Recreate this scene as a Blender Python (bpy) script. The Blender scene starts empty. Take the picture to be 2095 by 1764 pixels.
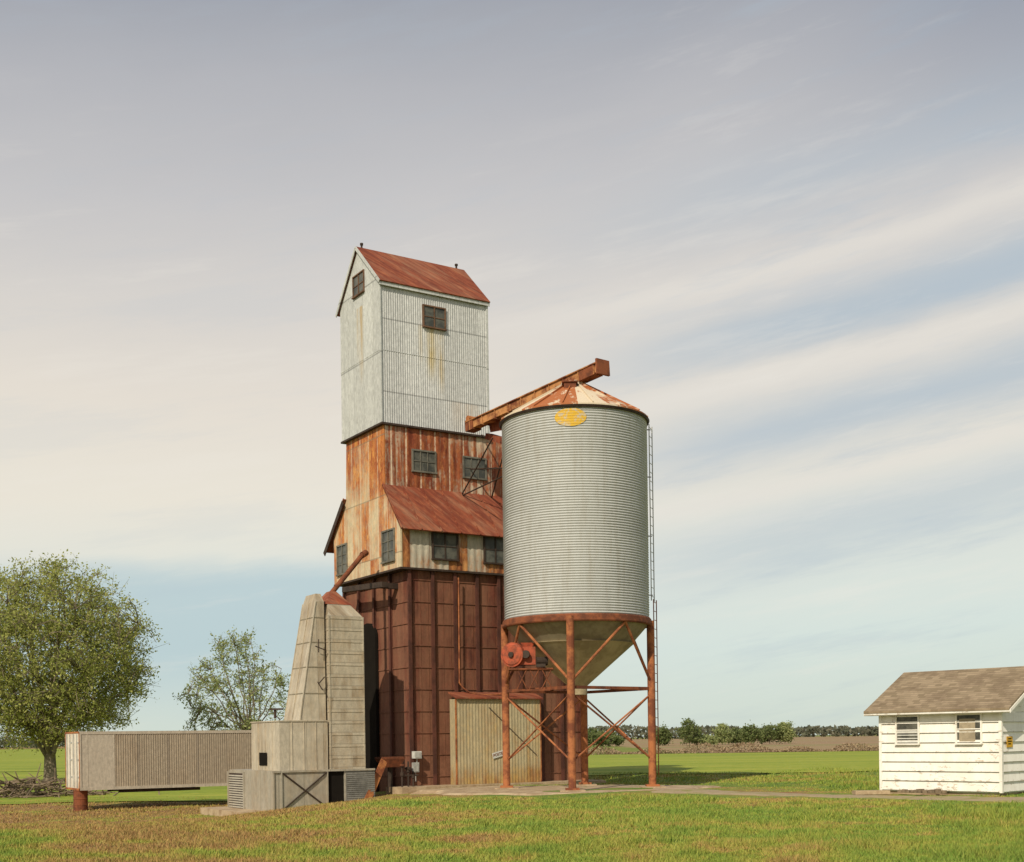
import bpy, bmesh, math, random
import numpy as np
from mathutils import Vector, Matrix
R=math.radians; PI=math.pi
random.seed(7); rng=np.random.default_rng(7)
scene=bpy.context.scene; COL=scene.collection
# ---------------------------------------------------------------- camera model
F=2552.0; CX=1047.5; HY=1512.0; ROLL=R(0.8); EYE=1.7
cr,sr=math.cos(ROLL),math.sin(ROLL)
def ray(px,py):
    dx=px-CX; dy=py-HY
    return (cr*dx-sr*dy)/F,(sr*dx+cr*dy)/F
def at(px,py,Y):
    u,v=ray(px,py); return Vector((u*Y,Y,EYE-v*Y))
cam=bpy.data.cameras.new('camera'); co=bpy.data.objects.new('camera',cam); COL.objects.link(co)
cam.sensor_width=36; cam.sensor_fit='HORIZONTAL'; cam.lens=F/2095*36; cam.shift_y=(HY-882)/2095
cam.clip_end=20000; cam.clip_start=.1
co.matrix_world=Matrix.Translation((0,0,EYE))@Matrix.Rotation(R(90),4,'X')@Matrix.Rotation(-ROLL,4,'Z')
scene.camera=co
# ---------------------------------------------------------------- helpers
def tag(o,label=None,cat=None,group=None,kind=None):
    if label: o['label']=label
    if cat: o['category']=cat
    if group: o['group']=group
    if kind: o['kind']=kind
    return o
def thing(name,label,cat,loc,group=None):
    o=bpy.data.objects.new(name,None); COL.objects.link(o); o.location=loc; o.empty_display_size=.3
    return tag(o,label,cat,group)
def adopt(o,parent):
    o.parent=parent
    if parent.type=='EMPTY': o.matrix_parent_inverse=Matrix.Translation(-Vector(parent.location))
class MB:
    def __init__(s,M=None): s.v=[]; s.f=[]; s.M=M
    def add(s,vs,fs):
        o=len(s.v)
        for v in vs: s.v.append(tuple(s.M@Vector(v)) if s.M else tuple(v))
        for f in fs: s.f.append(tuple(i+o for i in f))
    def hexa(s,b,t):
        s.add(list(b)+list(t),[(3,2,1,0),(4,5,6,7),(0,1,5,4),(1,2,6,5),(2,3,7,6),(3,0,4,7)])
    def box(s,x0,x1,y0,y1,z0,z1):
        s.hexa([(x0,y0,z0),(x1,y0,z0),(x1,y1,z0),(x0,y1,z0)],[(x0,y0,z1),(x1,y0,z1),(x1,y1,z1),(x0,y1,z1)])
    def tube(s,p0,p1,r,r1=None,n=8,caps=True):
        p0=Vector(p0);p1=Vector(p1); r1=r if r1 is None else r1
        d=(p1-p0)
        if d.length<1e-6: return
        d.normalize(); a=d.orthogonal().normalized(); b=d.cross(a)
        vs=[p0+(a*math.cos(2*PI*i/n)+b*math.sin(2*PI*i/n))*r for i in range(n)]+[p1+(a*math.cos(2*PI*i/n)+b*math.sin(2*PI*i/n))*r1 for i in range(n)]
        fs=[(i,(i+1)%n,n+(i+1)%n,n+i) for i in range(n)]
        if caps: fs+=[tuple(range(n))[::-1],tuple(range(n,2*n))]
        s.add(vs,fs)
    def path(s,pts,r,n=8):
        for i in range(len(pts)-1): s.tube(pts[i],pts[i+1],r,r,n)
    def bar(s,p0,p1,w,h,up=(0,0,1)):
        p0=Vector(p0);p1=Vector(p1); d=(p1-p0).normalized(); upv=Vector(up)
        a=d.cross(upv)
        if a.length<1e-3: a=d.cross(Vector((1,0,0)))
        a.normalize(); b=a.cross(d).normalized()
        c=[(-w/2,-h/2),(w/2,-h/2),(w/2,h/2),(-w/2,h/2)]
        s.hexa([p0+a*x+b*y for x,y in c],[p1+a*x+b*y for x,y in c])
    def lathe(s,c,prof,n=48,cap0=False,cap1=False):
        vs=[]; m=len(prof)
        for r,z in prof:
            for i in range(n):
                a=2*PI*i/n; vs.append((c[0]+r*math.cos(a),c[1]+r*math.sin(a),c[2]+z))
        fs=[(j*n+i,j*n+(i+1)%n,(j+1)*n+(i+1)%n,(j+1)*n+i) for j in range(m-1) for i in range(n)]
        if cap0: fs.append(tuple(range(n))[::-1])
        if cap1: fs.append(tuple(range((m-1)*n,m*n)))
        s.add(vs,fs)
    def prism(s,pts0,pts1):
        n=len(pts0)
        s.add(list(pts0)+list(pts1),[tuple(range(n))[::-1],tuple(range(n,2*n))]+[(i,(i+1)%n,n+(i+1)%n,n+i) for i in range(n)])
    def build(s,name,mat,parent=None,origin=None,smooth=False,recalc=True):
        o_=Vector(origin) if origin is not None else Vector((0,0,0))
        me=bpy.data.meshes.new(name); me.from_pydata([tuple(Vector(v)-o_) for v in s.v],[],s.f)
        if recalc:
            bm=bmesh.new(); bm.from_mesh(me); bmesh.ops.recalc_face_normals(bm,faces=bm.faces); bm.to_mesh(me); bm.free()
        if smooth: me.polygons.foreach_set('use_smooth',[True]*len(me.polygons))
        me.materials.append(mat); o=bpy.data.objects.new(name,me); COL.objects.link(o); o.location=o_
        if parent: adopt(o,parent)
        return o
def np_obj(name,V,k,mat,parent=None,origin=None):
    V=np.asarray(V,dtype=np.float32)
    o_=Vector(origin) if origin is not None else Vector((0,0,0))
    V=V-np.array(o_,dtype=np.float32)
    n=len(V)//k; me=bpy.data.meshes.new(name)
    me.vertices.add(len(V)); me.vertices.foreach_set('co',V.ravel())
    me.loops.add(n*k); me.loops.foreach_set('vertex_index',np.arange(n*k,dtype=np.int32))
    me.polygons.add(n); me.polygons.foreach_set('loop_start',np.arange(0,n*k,k,dtype=np.int32))
    me.polygons.foreach_set('loop_total',np.full(n,k,dtype=np.int32))
    me.update(); me.validate(); me.materials.append(mat)
    o=bpy.data.objects.new(name,me); COL.objects.link(o); o.location=o_
    if parent: adopt(o,parent)
    return o
# ---------------------------------------------------------------- material helper
class NT:
    def __init__(s,name,tree=None):
        if tree is None:
            s.mat=bpy.data.materials.new(name); s.mat.use_nodes=True; s.t=s.mat.node_tree; s.t.nodes.clear()
            s.out=s.n('ShaderNodeOutputMaterial'); s.b=s.n('ShaderNodeBsdfPrincipled'); s.t.links.new(s.b.outputs[0],s.out.inputs[0])
            s.b.inputs['Specular IOR Level'].default_value=.25
        else: s.t=tree
    def n(s,ty,**k):
        x=s.t.nodes.new(ty)
        for a,b in k.items(): setattr(x,a,b)
        return x
    def put(s,sock,v):
        if isinstance(v,bpy.types.NodeSocket): s.t.links.new(v,sock)
        elif isinstance(v,(tuple,list)) and len(v)==3 and sock.type=='RGBA': sock.default_value=(*v,1)
        else: sock.default_value=v
    def m(s,op,a,b=0.0,c=0.0,clamp=False):
        x=s.n('ShaderNodeMath',operation=op,use_clamp=clamp); s.put(x.inputs[0],a); s.put(x.inputs[1],b); s.put(x.inputs[2],c); return x.outputs[0]
    def mix(s,f,a,b,mode='MIX'):
        x=s.n('ShaderNodeMix',data_type='RGBA',blend_type=mode); s.put(x.inputs[0],f); s.put(x.inputs[6],a); s.put(x.inputs[7],b); return x.outputs[2]
    def noise(s,vec,scale=1.0,detail=4.0,rough=.6):
        x=s.n('ShaderNodeTexNoise'); s.put(x.inputs['Vector'],vec); s.put(x.inputs['Scale'],scale); s.put(x.inputs['Detail'],detail); s.put(x.inputs['Roughness'],rough); return x.outputs[0]
    def comb(s,x_,y_,z_):
        x=s.n('ShaderNodeCombineXYZ'); s.put(x.inputs[0],x_); s.put(x.inputs[1],y_); s.put(x.inputs[2],z_); return x.outputs[0]
    def sep(s,v):
        x=s.n('ShaderNodeSeparateXYZ'); s.put(x.inputs[0],v); return x.outputs[0],x.outputs[1],x.outputs[2]
    def ss(s,v,lo,hi,a=0.0,b=1.0):
        x=s.n('ShaderNodeMapRange',interpolation_type='SMOOTHSTEP'); s.put(x.inputs[0],v); s.put(x.inputs[1],lo); s.put(x.inputs[2],hi); s.put(x.inputs[3],a); s.put(x.inputs[4],b); return x.outputs[0]
    def ramp(s,f,stops):
        x=s.n('ShaderNodeValToRGB'); e=x.color_ramp.elements
        while len(e)<len(stops): e.new(.5)
        for i,(p,c) in enumerate(stops): e[i].position=p; e[i].color=(*c,1)
        s.put(x.inputs[0],f); return x.outputs[0]
    def pos(s,loc=(0,0,0),rz=0.0):
        g=s.n('ShaderNodeNewGeometry'); mp=s.n('ShaderNodeMapping',vector_type='TEXTURE')
        s.put(mp.inputs[0],g.outputs['Position']); mp.inputs[1].default_value=loc; mp.inputs[2].default_value=(0,0,rz); return mp.outputs[0]
    def wn(s,v):
        x=s.n('ShaderNodeTexWhiteNoise',noise_dimensions='1D'); s.put(x.inputs['W'],v); return x.outputs[0]
    def bump(s,h,st=.3,d=.02):
        x=s.n('ShaderNodeBump'); s.put(x.inputs['Strength'],st); s.put(x.inputs['Distance'],d); s.put(x.inputs['Height'],h); s.put(s.b.inputs['Normal'],x.outputs[0])
    def done(s,col,rough=.7,metal=0.0):
        s.put(s.b.inputs['Base Color'],col); s.put(s.b.inputs['Roughness'],rough); s.put(s.b.inputs['Metallic'],metal); return s.mat
O=Vector((-3.925,45,0)); ANG=R(32.2)
e2=Vector((math.cos(ANG),math.sin(ANG),0)); e1=Vector((-math.sin(ANG),math.cos(ANG),0))
EM=Matrix.Translation(O)@Matrix.Rotation(ANG,4,'Z')
def weathered(name,base,rust,dark,amt=.5,soft=.25,panel=.9,ku=3.0,kz=.35,rough=.65,metal=0.0,seam=None,stain=None,loc=O,rz=ANG,seed=0.0,lowrust=None,hband=None,pv=.25,bright=None,seamw=.035,zgrad=None,hdark=.3,hw=.02):
    n=NT(name); p=n.pos(loc,rz); x,y,z=n.sep(p); u=n.m('ADD',x,y)
    v1=n.comb(n.m('MULTIPLY',u,ku),seed,n.m('MULTIPLY',z,kz)); st=n.noise(v1,1.0,6,.68)
    big=n.noise(n.comb(u,seed+3,z),.8,6,.65); fine=n.noise(n.comb(n.m('MULTIPLY',u,6.0),seed,n.m('MULTIPLY',z,3.0)),1.6,6,.75)
    f=n.m('ADD',n.m('MULTIPLY',st,.42),n.m('MULTIPLY',big,.36)); f=n.m('ADD',f,n.m('MULTIPLY',fine,.27))
    q=n.m('FLOOR',n.m('DIVIDE',n.m('ADD',u,50.0),panel)); w=n.wn(q)
    if hband:
        row=n.m('FLOOR',n.m('DIVIDE',n.m('ADD',z,50.0),hband)); w=n.wn(n.m('ADD',q,n.m('MULTIPLY',row,7.7)))
    f=n.m('ADD',f,n.m('MULTIPLY',n.m('SUBTRACT',w,.5),pv))
    if lowrust: f=n.m('ADD',f,n.ss(z,lowrust[0],lowrust[1],lowrust[2],0.0))
    if zgrad: f=n.m('ADD',f,n.ss(z,zgrad[0],zgrad[1],zgrad[2],zgrad[3]))
    th=1-amt
    f=n.ss(f,th-soft/2+.03,th+soft/2+.03)
    tone=n.ss(fine,.3,.7,.78,1.14)
    b=n.mix(1.0,n.mix(w,tuple(c*.84 for c in base),base),n.comb(tone,tone,tone),'MULTIPLY')
    r=n.mix(n.ss(n.noise(n.comb(n.m('MULTIPLY',u,2.6),seed+9,n.m('MULTIPLY',z,.8)),1.3,7,.75),.40,.60),rust,dark)
    if bright: r=n.mix(n.ss(n.noise(n.comb(n.m('MULTIPLY',u,3.0),seed+19,n.m('MULTIPLY',z,1.0)),1.5,7,.75),.50,.62,0,.8),r,bright)
    r=n.mix(1.0,r,n.comb(tone,tone,tone),'MULTIPLY')
    c=n.mix(f,b,r)
    if seam:
        fr=n.m('FRACT',n.m('DIVIDE',n.m('ADD',u,50.0),panel)); sm=n.m('LESS_THAN',fr,seamw)
        c=n.mix(n.m('MULTIPLY',n.m('MULTIPLY',sm,.75),n.ss(fine,.35,.55)),c,seam)
    if hband:
        fz=n.m('FRACT',n.m('DIVIDE',n.m('ADD',z,50.0),hband)); c=n.mix(n.m('MULTIPLY',n.m('LESS_THAN',fz,hw),.6),c,tuple(v*hdark for v in base))
    if stain:
        for (u0,wd,z0,z1,sc,am) in stain:
            g=n.m('SUBTRACT',1.0,n.m('DIVIDE',n.m('ABSOLUTE',n.m('SUBTRACT',u,u0)),wd),clamp=True)
            g=n.m('MULTIPLY',g,n.m('MULTIPLY',n.ss(z,z0,z0+1.2),n.ss(z,z1-.05,z1,1.0,0.0)))
            g=n.m('MULTIPLY',g,n.ss(st,.3,.6)); c=n.mix(n.m('MULTIPLY',g,am),c,sc)
    n.bump(fine,.3,.025)
    return n.done(c,rough,metal)
def plain(name,c,rough=.6,metal=0.0,var=.25,scale=3.0,c2=None):
    n=NT(name); p=n.pos(); f=n.noise(p,scale,6,.7)
    col=n.mix(n.ss(f,.40,.62),c,c2 if c2 else tuple(v*(1-var) for v in c)); n.bump(f,.2,.01); return n.done(col,rough,metal)
M={}
M['tower_long']=weathered('tower_steel',(.55,.56,.555),(.42,.33,.20),(.30,.20,.11),amt=.15,soft=.3,metal=.08,rough=.6,pv=.06,hband=2.69,panel=.8,
   stain=[(3.15,.30,15.0,17.3,(.42,.30,.06),.8),(3.55,.2,14.5,17.3,(.40,.28,.08),.7),(2.7,.15,15.5,17.3,(.40,.28,.08),.4),(4.6,.9,13.0,14.6,(.40,.24,.10),.4)])
M['tower_gable']=weathered('tower_flat_steel',(.55,.565,.55),(.42,.33,.2),(.30,.20,.11),amt=.14,soft=.35,panel=.86,seam=(.28,.29,.28),hband=2.75,metal=.08,rough=.6,pv=.05,
   stain=[(2.65,.22,15.0,18.2,(.42,.27,.07),.8),(2.95,.12,16.0,18.2,(.42,.27,.07),.6)],seed=4.0)
M['gable_rust']=weathered('gable_rust',(.64,.54,.36),(.48,.18,.05),(.29,.075,.025),amt=.50,soft=.22,panel=.75,seam=(.64,.54,.4),ku=3.6,kz=.4,seed=2.0,pv=.18,hband=2.25,bright=(.60,.29,.08),zgrad=(10.5,12.0,0.0,.13),seamw=.06)
M['upper_rust']=weathered('upper_rust',(.60,.49,.36),(.31,.09,.035),(.17,.038,.016),amt=.555,soft=.14,panel=.62,seam=(.60,.50,.37),ku=6.0,kz=.25,seed=5.0,pv=.12,bright=(.40,.15,.05),seamw=.08)
M['mid_rust']=weathered('mid_rust',(.54,.50,.40),(.40,.17,.055),(.20,.065,.025),amt=.51,soft=.18,panel=.8,seam=(.25,.13,.07),ku=4.5,kz=.35,seed=8.0,pv=.22,bright=(.50,.25,.09),zgrad=(8.0,9.3,.08,-.02))
M['roof_rust']=weathered('roof_rust',(.42,.22,.13),(.235,.062,.030),(.15,.036,.020),amt=.60,soft=.24,panel=.9,ku=2.6,kz=.8,seed=1.0,pv=.12,rough=.85,bright=(.33,.11,.05))
M['bin_rust']=weathered('bin_rust',(.24,.11,.065),(.15,.046,.028),(.08,.027,.018),amt=.50,soft=.26,panel=1.0,ku=3.0,kz=.5,seed=6.0,pv=.18,rough=.85,lowrust=(0.0,2.0,-.14),bright=(.20,.068,.036))
M['bin_rib']=plain('bin_rib_rust',(.11,.04,.027),.85,0,.4,1.5,(.06,.025,.018))
M['dark_steel']=plain('dark_steel',(.055,.037,.028),.7,0,.4)
M['rust_pipe']=plain('rust_pipe',(.22,.07,.030),.85,0,.4,2.5,(.11,.038,.02))
M['rust_leg']=plain('rust_leg',(.38,.14,.055),.85,0,.4,2.2,(.17,.055,.028))
M['glass']=plain('dirty_glass',(.05,.053,.048),.35,0,.5,1.6,(.12,.12,.10))
M['frame']=plain('window_frame_rust',(.16,.09,.055),.8,0,.4)
M['grey_frame']=plain('window_frame_grey',(.17,.16,.13),.8,0,.4)
M['dryer']=weathered('dryer_steel',(.58,.52,.41),(.40,.32,.215),(.27,.205,.135),amt=.42,soft=.3,panel=.62,ku=3.6,kz=.4,metal=.15,rough=.45,seed=11.0,pv=.2,lowrust=(-.6,1.0,.12),seam=(.24,.21,.16),seamw=.04)
M['dryer_low']=weathered('dryer_lower_steel',(.43,.395,.32),(.34,.27,.18),(.22,.165,.11),amt=.44,soft=.3,panel=.9,ku=3,kz=.45,metal=.12,rough=.5,seed=12.0,pv=.16,seam=(.2,.18,.14))
M['shed']=weathered('shed_steel',(.47,.40,.25),(.40,.26,.09),(.28,.14,.05),amt=.42,soft=.3,panel=.65,ku=5.0,kz=.22,seed=13.0,pv=.14,lowrust=(0.0,1.0,.2),seam=(.25,.2,.12))
M['trailer']=weathered('trailer_side',(.44,.375,.285),(.34,.265,.18),(.24,.165,.105),amt=.38,soft=.4,panel=1.25,seam=(.2,.17,.14),ku=3,kz=.5,seed=15.0,pv=.15,rough=.6,metal=.05)
M['trailer_plain']=weathered('trailer_plain_panel',(.52,.46,.37),(.38,.31,.22),(.27,.2,.14),amt=.34,soft=.35,panel=2.0,ku=2.5,kz=.6,seed=17.0,pv=.05,rough=.6)
M['trailer_door']=weathered('trailer_door_paint',(.74,.69,.58),(.42,.23,.10),(.2,.08,.04),amt=.40,soft=.16,panel=.6,ku=6,kz=.5,seed=16.0,pv=.1,lowrust=(-.1,.8,.08))
M['concrete']=plain('concrete',(.44,.34,.22),.9,0,.35,2.0,(.29,.205,.125))
M['red_paint']=plain('red_machine_paint',(.40,.085,.04),.7,0,.4,5.0,(.20,.055,.03))
M['white_box']=plain('white_enamel',(.6,.6,.56),.5,0,.2)
M['orange_rust']=plain('orange_rust',(.40,.16,.055),.85,0,.4,2.6,(.18,.055,.025))
M['trough']=plain('trough_rust',(.46,.22,.085),.85,0,.4,2.0,(.15,.045,.022))
M['wood']=plain('old_wood',(.24,.18,.12),.9,0,.4,3.0)
M['yellow']=plain('yellow_paint',(.62,.36,.02),.6,0,.3,4.0,(.5,.27,.03))
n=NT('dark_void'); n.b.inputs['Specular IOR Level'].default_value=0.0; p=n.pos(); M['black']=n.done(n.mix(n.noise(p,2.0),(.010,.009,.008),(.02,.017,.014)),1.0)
# ---------------------------------------------------------------- terrain
def S(v): v=np.clip(v,0,1); return v*v*(3-2*v)
def g(x,y):
    x=np.asarray(x,dtype=float); y=np.asarray(y,dtype=float)
    z=-.9*S((-2-x)/10)*S((y-24)/18)
    near=S((90-y)/30)
    z=z+near*(.03*np.sin(x*.55+y*.31)+.025*np.sin(x*.21-y*.47+1)+.012*np.sin(x*1.7+1.1*y)+.01*np.sin(2.3*y-1.2*x))
    z=z-near*.03
    return z
def gz(x,y): return float(g(x,y))
def sheet(name,xs,ys,off,mat):
    X,Y=np.meshgrid(xs,ys); Z=g(X,Y)+off
    nx,ny=len(xs),len(ys); V=np.stack([X,Y,Z],-1).reshape(-1,3)
    fs=[(j*nx+i,j*nx+i+1,(j+1)*nx+i+1,(j+1)*nx+i) for j in range(ny-1) for i in range(nx-1)]
    me=bpy.data.meshes.new(name); me.from_pydata(V.tolist(),[],fs); me.polygons.foreach_set('use_smooth',[True]*len(fs)); me.materials.append(mat)
    o=bpy.data.objects.new(name,me); COL.objects.link(o); tag(o,kind='structure'); return o
def ground_colour(n,blade=False):
    p=n.pos(); x,y,z=n.sep(p)
    a=n.noise(p,.20,5,.6); b=n.noise(p,.9,6,.68); c=n.noise(p,7.0,5,.7)
    f=n.m('ADD',n.m('MULTIPLY',a,.5),n.m('MULTIPLY',b,.5))
    f=n.m('ADD',n.m('MULTIPLY',n.m('SUBTRACT',f,.5),1.25),.5)
    f=n.m('ADD',f,n.m('MULTIPLY',n.m('SUBTRACT',c,.5),.16))
    f=n.m('ADD',f,n.ss(x,-9.0,3.0,-.085,.048))
    f=n.m('ADD',f,n.m('MULTIPLY',n.ss(x,-7.0,-9.0),n.ss(y,27.0,22.0,0.0,.17)))
    k=1.3 if blade else 1.08
    col=n.ramp(f,[(.38,(.25*k,.140*k,.06*k)),(.45,(.28*k,.19*k,.06*k)),(.49,(.245*k,.225*k,.045*k)),(.54,(.18*k,.225*k,.032*k)),(.62,(.105*k,.185*k,.024*k))])
    return col,c,f
n=NT('grass_ground'); col,c,f=ground_colour(n); col=n.mix(n.ss(c,.35,.65,.4,0.0),col,(.10,.075,.03)); n.bump(c,.6,.06); M['ground']=n.done(col,.95)
n=NT('grass_blade'); col,c,f=ground_colour(n,True); gi=n.n('ShaderNodeNewGeometry'); rp=gi.outputs['Random Per Island']
col=n.mix(n.ss(rp,0,1,0,.4),col,(.42,.38,.10)); col=n.mix(n.ss(rp,.7,1,0,.65),col,(.065,.12,.02)); M['blade']=n.done(col,.8)
n=NT('crop_field'); p=n.pos(); b=n.noise(p,1.5,6,.7); x,y,z=n.sep(p)
a2=n.noise(n.comb(n.m('MULTIPLY',x,.03),n.m('MULTIPLY',y,.25),0.0),1.0,4,.6)
col=n.ramp(n.m('ADD',n.m('MULTIPLY',a2,.6),n.m('MULTIPLY',b,.4)),[(.36,(.14,.20,.02)),(.5,(.235,.285,.03)),(.64,(.34,.34,.05))]); n.bump(b,.6,.1); M['field']=n.done(col,.95)
n=NT('bare_field'); p=n.pos(); x,y,z=n.sep(p); a=n.noise(n.comb(n.m('MULTIPLY',x,.01),n.m('MULTIPLY',y,.04),0.0),1.0,5,.6)
col=n.ramp(a,[(.38,(.24,.155,.09)),(.5,(.30,.20,.11)),(.6,(.24,.20,.085)),(.68,(.18,.19,.06))]); M['plough']=n.done(col,.95)
n=NT('track'); p=n.pos(); a=n.noise(p,1.2,6,.7); col=n.ramp(a,[(.38,(.30,.225,.14)),(.5,(.36,.28,.175)),(.60,(.24,.22,.075))]); n.bump(a,.4,.03); M['track']=n.done(col,.95)
gx=np.concatenate([-np.geomspace(4000,42,34),np.linspace(-40,40,161),np.geomspace(42,4000,34)])
gy=np.concatenate([np.linspace(-200,9,12),np.linspace(10,80,141),np.geomspace(82,5000,50)])
sheet('ground',gx,gy,0,M['ground'])
sheet('field',np.concatenate([-np.geomspace(600,42,14),np.linspace(-40,40,81),np.geomspace(42,600,14)]),np.concatenate([np.linspace(56,80,49),np.linspace(82,122,12)]),.04,M['field'])
sheet('far_field',-np.geomspace(2500,30,24),np.geomspace(122.5,1000,24),.06,M['field'])
sheet('ploughed_field',np.linspace(-29,2500,50),np.geomspace(123,1100,30),.05,M['plough'])
def ribbon(name,pts,wd,off,mat):
    vs=[];P=[]
    for i in range(len(pts)-1):
        for k in range(20): P.append(Vector(pts[i]).lerp(Vector(pts[i+1]),k/20))
    P.append(Vector(pts[-1]))
    nw=8
    for i,q in enumerate(P):
        d=(P[min(i+1,len(P)-1)]-P[max(i-1,0)]).normalized(); nn=Vector((-d.y,d.x))
        w_=wd*(1+.12*math.sin(i*.7)+.08*math.sin(i*1.9))
        for j in range(nw+1):
            e_=abs(j/nw-.5)*2
            r=q+nn*(j/nw-.5)*w_; vs.append((r.x,r.y,gz(r.x,r.y)+off-(.04 if e_>.9 else 0)))
    m_=nw+1
    fs=[(i*m_+j,i*m_+j+1,(i+1)*m_+j+1,(i+1)*m_+j) for i in range(len(P)-1) for j in range(nw)]
    me=bpy.data.meshes.new(name); me.from_pydata(vs,[],fs); me.materials.append(mat); o=bpy.data.objects.new(name,me); COL.objects.link(o); return tag(o,kind='structure')
TRK=[(5.0,39.2),(8.3,36.2),(12.0,32.3),(17,28.4),(24,24)]
ribbon('track',TRK,2.6,.025,M['track'])
mb=MB(); c0=(1.6,41.6); ring=[]
for i in range(60):
    a=2*PI*i/60; r=4.2+.35*math.sin(3*a+1)+.25*math.sin(7*a)+.15*math.sin(13*a)
    ring.append((c0[0]+r*1.1*math.cos(a),c0[1]+r*.74*math.sin(a)))
mb.prism([(c0[0]+(x-c0[0])*1.08,c0[1]+(y-c0[1])*1.08,-.12) for x,y in ring],[(x,y,.02) for x,y in ring]); tag(mb.build('concrete_pad',M['concrete']),kind='structure')
mb=MB(EM); mb.box(-.6,8.3,-1.0,0.25,-1.0,.045); tag(mb.build('concrete_apron',M['concrete']),kind='structure')
# ---------------------------------------------------------------- solving pixels onto the elevator's planes
def solve(px,py,P0,d):
    U,v=ray(px,py); s=(U*P0.y-P0.x)/(d.x-U*d.y); Y=P0.y+s*d.y
    return s,EYE-v*Y
def on_long(px,py,T): return solve(px,py,O+e1*T,e2)
def on_gable(px,py,A): return solve(px,py,O+e2*A,e1)
class Face:
    def __init__(s,kind,c,M_): s.k=kind; s.c=c; s.M=M_
    def box(s,mb,u0,u1,w0,w1,z0,z1):
        if s.k=='long': mb.box(u0,u1,s.c-w1,s.c-w0,z0,z1)
        else: mb.box(s.c-w1,s.c-w0,u0,u1,z0,z1)
    def pt(s,u,w,z):
        if s.k=='long': return (u,s.c-w,z)
        return (s.c-w,u,z)
def window(parent,face,u0,u1,z0,z1,cols,rows,fm,gm,fw=.06):
    if u0>u1:u0,u1=u1,u0
    mb=MB(face.M)
    face.box(mb,u0-fw,u0,-.02,.05,z0,z1); face.box(mb,u1,u1+fw,-.02,.05,z0,z1)
    face.box(mb,u0-fw,u1+fw,-.02,.055,z1,z1+fw); face.box(mb,u0-fw*1.2,u1+fw*1.2,-.02,.09,z0-fw,z0)
    b=.014
    for i in range(1,cols): u=u0+(u1-u0)*i/cols; face.box(mb,u-b*(1.6 if i*2==cols else 1),u+b*(1.6 if i*2==cols else 1),.0,.04,z0,z1)
    for j in range(1,rows): z=z0+(z1-z0)*j/rows; face.box(mb,u0,u1,.0,.036,z-b,z+b)
    w=mb.build('window',fm,parent)
    mb=MB(face.M); face.box(mb,u0,u1,.002,.014,z0,z1); mb.build('pane',gm,w)
    return w
def px_window(parent,face,box,cols,rows,fm,gm,fw=.06):
    x0,y0,x1,y1=box; f_=on_long if face.k=='long' else on_gable
    u0,_=f_(x0,(y0+y1)/2,face.c); u1,_=f_(x1,(y0+y1)/2,face.c); _,z1=f_((x0+x1)/2,y0,face.c); _,z0=f_((x0+x1)/2,y1,face.c)
    return window(parent,face,u0,u1,z0,z1,cols,rows,fm,gm,fw)
def corr(mb,face,u0,u1,z0,z1,pitch,amp,zs=None):
    nw=max(1,int((u1-u0)/pitch)); per=6; N_=nw*per
    vs=[];fs=[]
    for i in range(N_+1):
        u=u0+(u1-u0)*i/N_; w=.012+amp*(1+math.cos(2*PI*i/per))/2
        vs+=[face.pt(u,w,z0),face.pt(u,w,z1)]
    for i in range(N_): fs.append((2*i,2*i+2,2*i+3,2*i+1))
    mb.add(vs,fs)
# ---------------------------------------------------------------- grain elevator
EL=thing('grain_elevator','tall rusty grain elevator with a pale corrugated steel tower under a red gabled roof','grain elevator',tuple(O))
A0,A1,T0,T1=.4,8.0,.2,5.6; ZB=8.0
mb=MB(EM); mb.box(A0,A1,T0,T1,-1.2,ZB)
fl=Face('long',T0,EM); fg=Face('gable',A0,EM)
z=.35
while z<7.9:
    fl.box(mb,A0,A1,-.01,.03,z,z+.035); fg.box(mb,T0,T1,-.01,.03,z,z+.035); z+=.80
for k in range(24):
    u=A0+.16+(A1-A0)*k/24; fl.box(mb,u,u+.012,-.01,.012,-.6,ZB-.05)
mb.build('bin_wall',M['bin_rust'],EL)
for i in range(9):
    u=A0+i*(A1-A0)/8-.04; mb=MB(EM)
    fl.box(mb,u,u+.07,.0,.11,-.6,ZB-.02); fl.box(mb,u-.03,u+.10,.11,.125,-.6,ZB-.03); mb.build('column',M['bin_rib'],EL)
for i in range(1,5):
    u=T0+i*(T1-T0)/4-.04; mb=MB(EM)
    fg.box(mb,u,u+.07,.0,.11,-1.1,ZB-.02); fg.box(mb,u-.03,u+.10,.11,.125,-1.1,ZB-.03); mb.build('column',M['bin_rib'],EL)
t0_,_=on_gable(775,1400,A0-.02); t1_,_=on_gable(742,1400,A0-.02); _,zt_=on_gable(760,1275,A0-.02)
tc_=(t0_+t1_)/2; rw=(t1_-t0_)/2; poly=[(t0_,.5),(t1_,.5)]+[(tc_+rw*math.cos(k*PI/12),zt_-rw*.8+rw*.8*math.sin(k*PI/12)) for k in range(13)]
mb=MB(EM); mb.prism([(A0-.15,t,z) for t,z in poly],[(A0-.035,t,z) for t,z in poly]); mb.build('dark_arch',M['black'],EL)  # tall black arched slab set just off the gable face of the base
mb=MB(EM); mb.box(-.02,8.05,-.02,5.82,7.9,7.97); mb.build('floor_deck',M['dark_steel'],EL)
prof=[(0,7.97),(5.8,7.97),(5.8,9.95),(4.6,11.1),(4.5,13.38),(1.22,13.38),(1.2,11.05),(0,9.55)]
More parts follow.
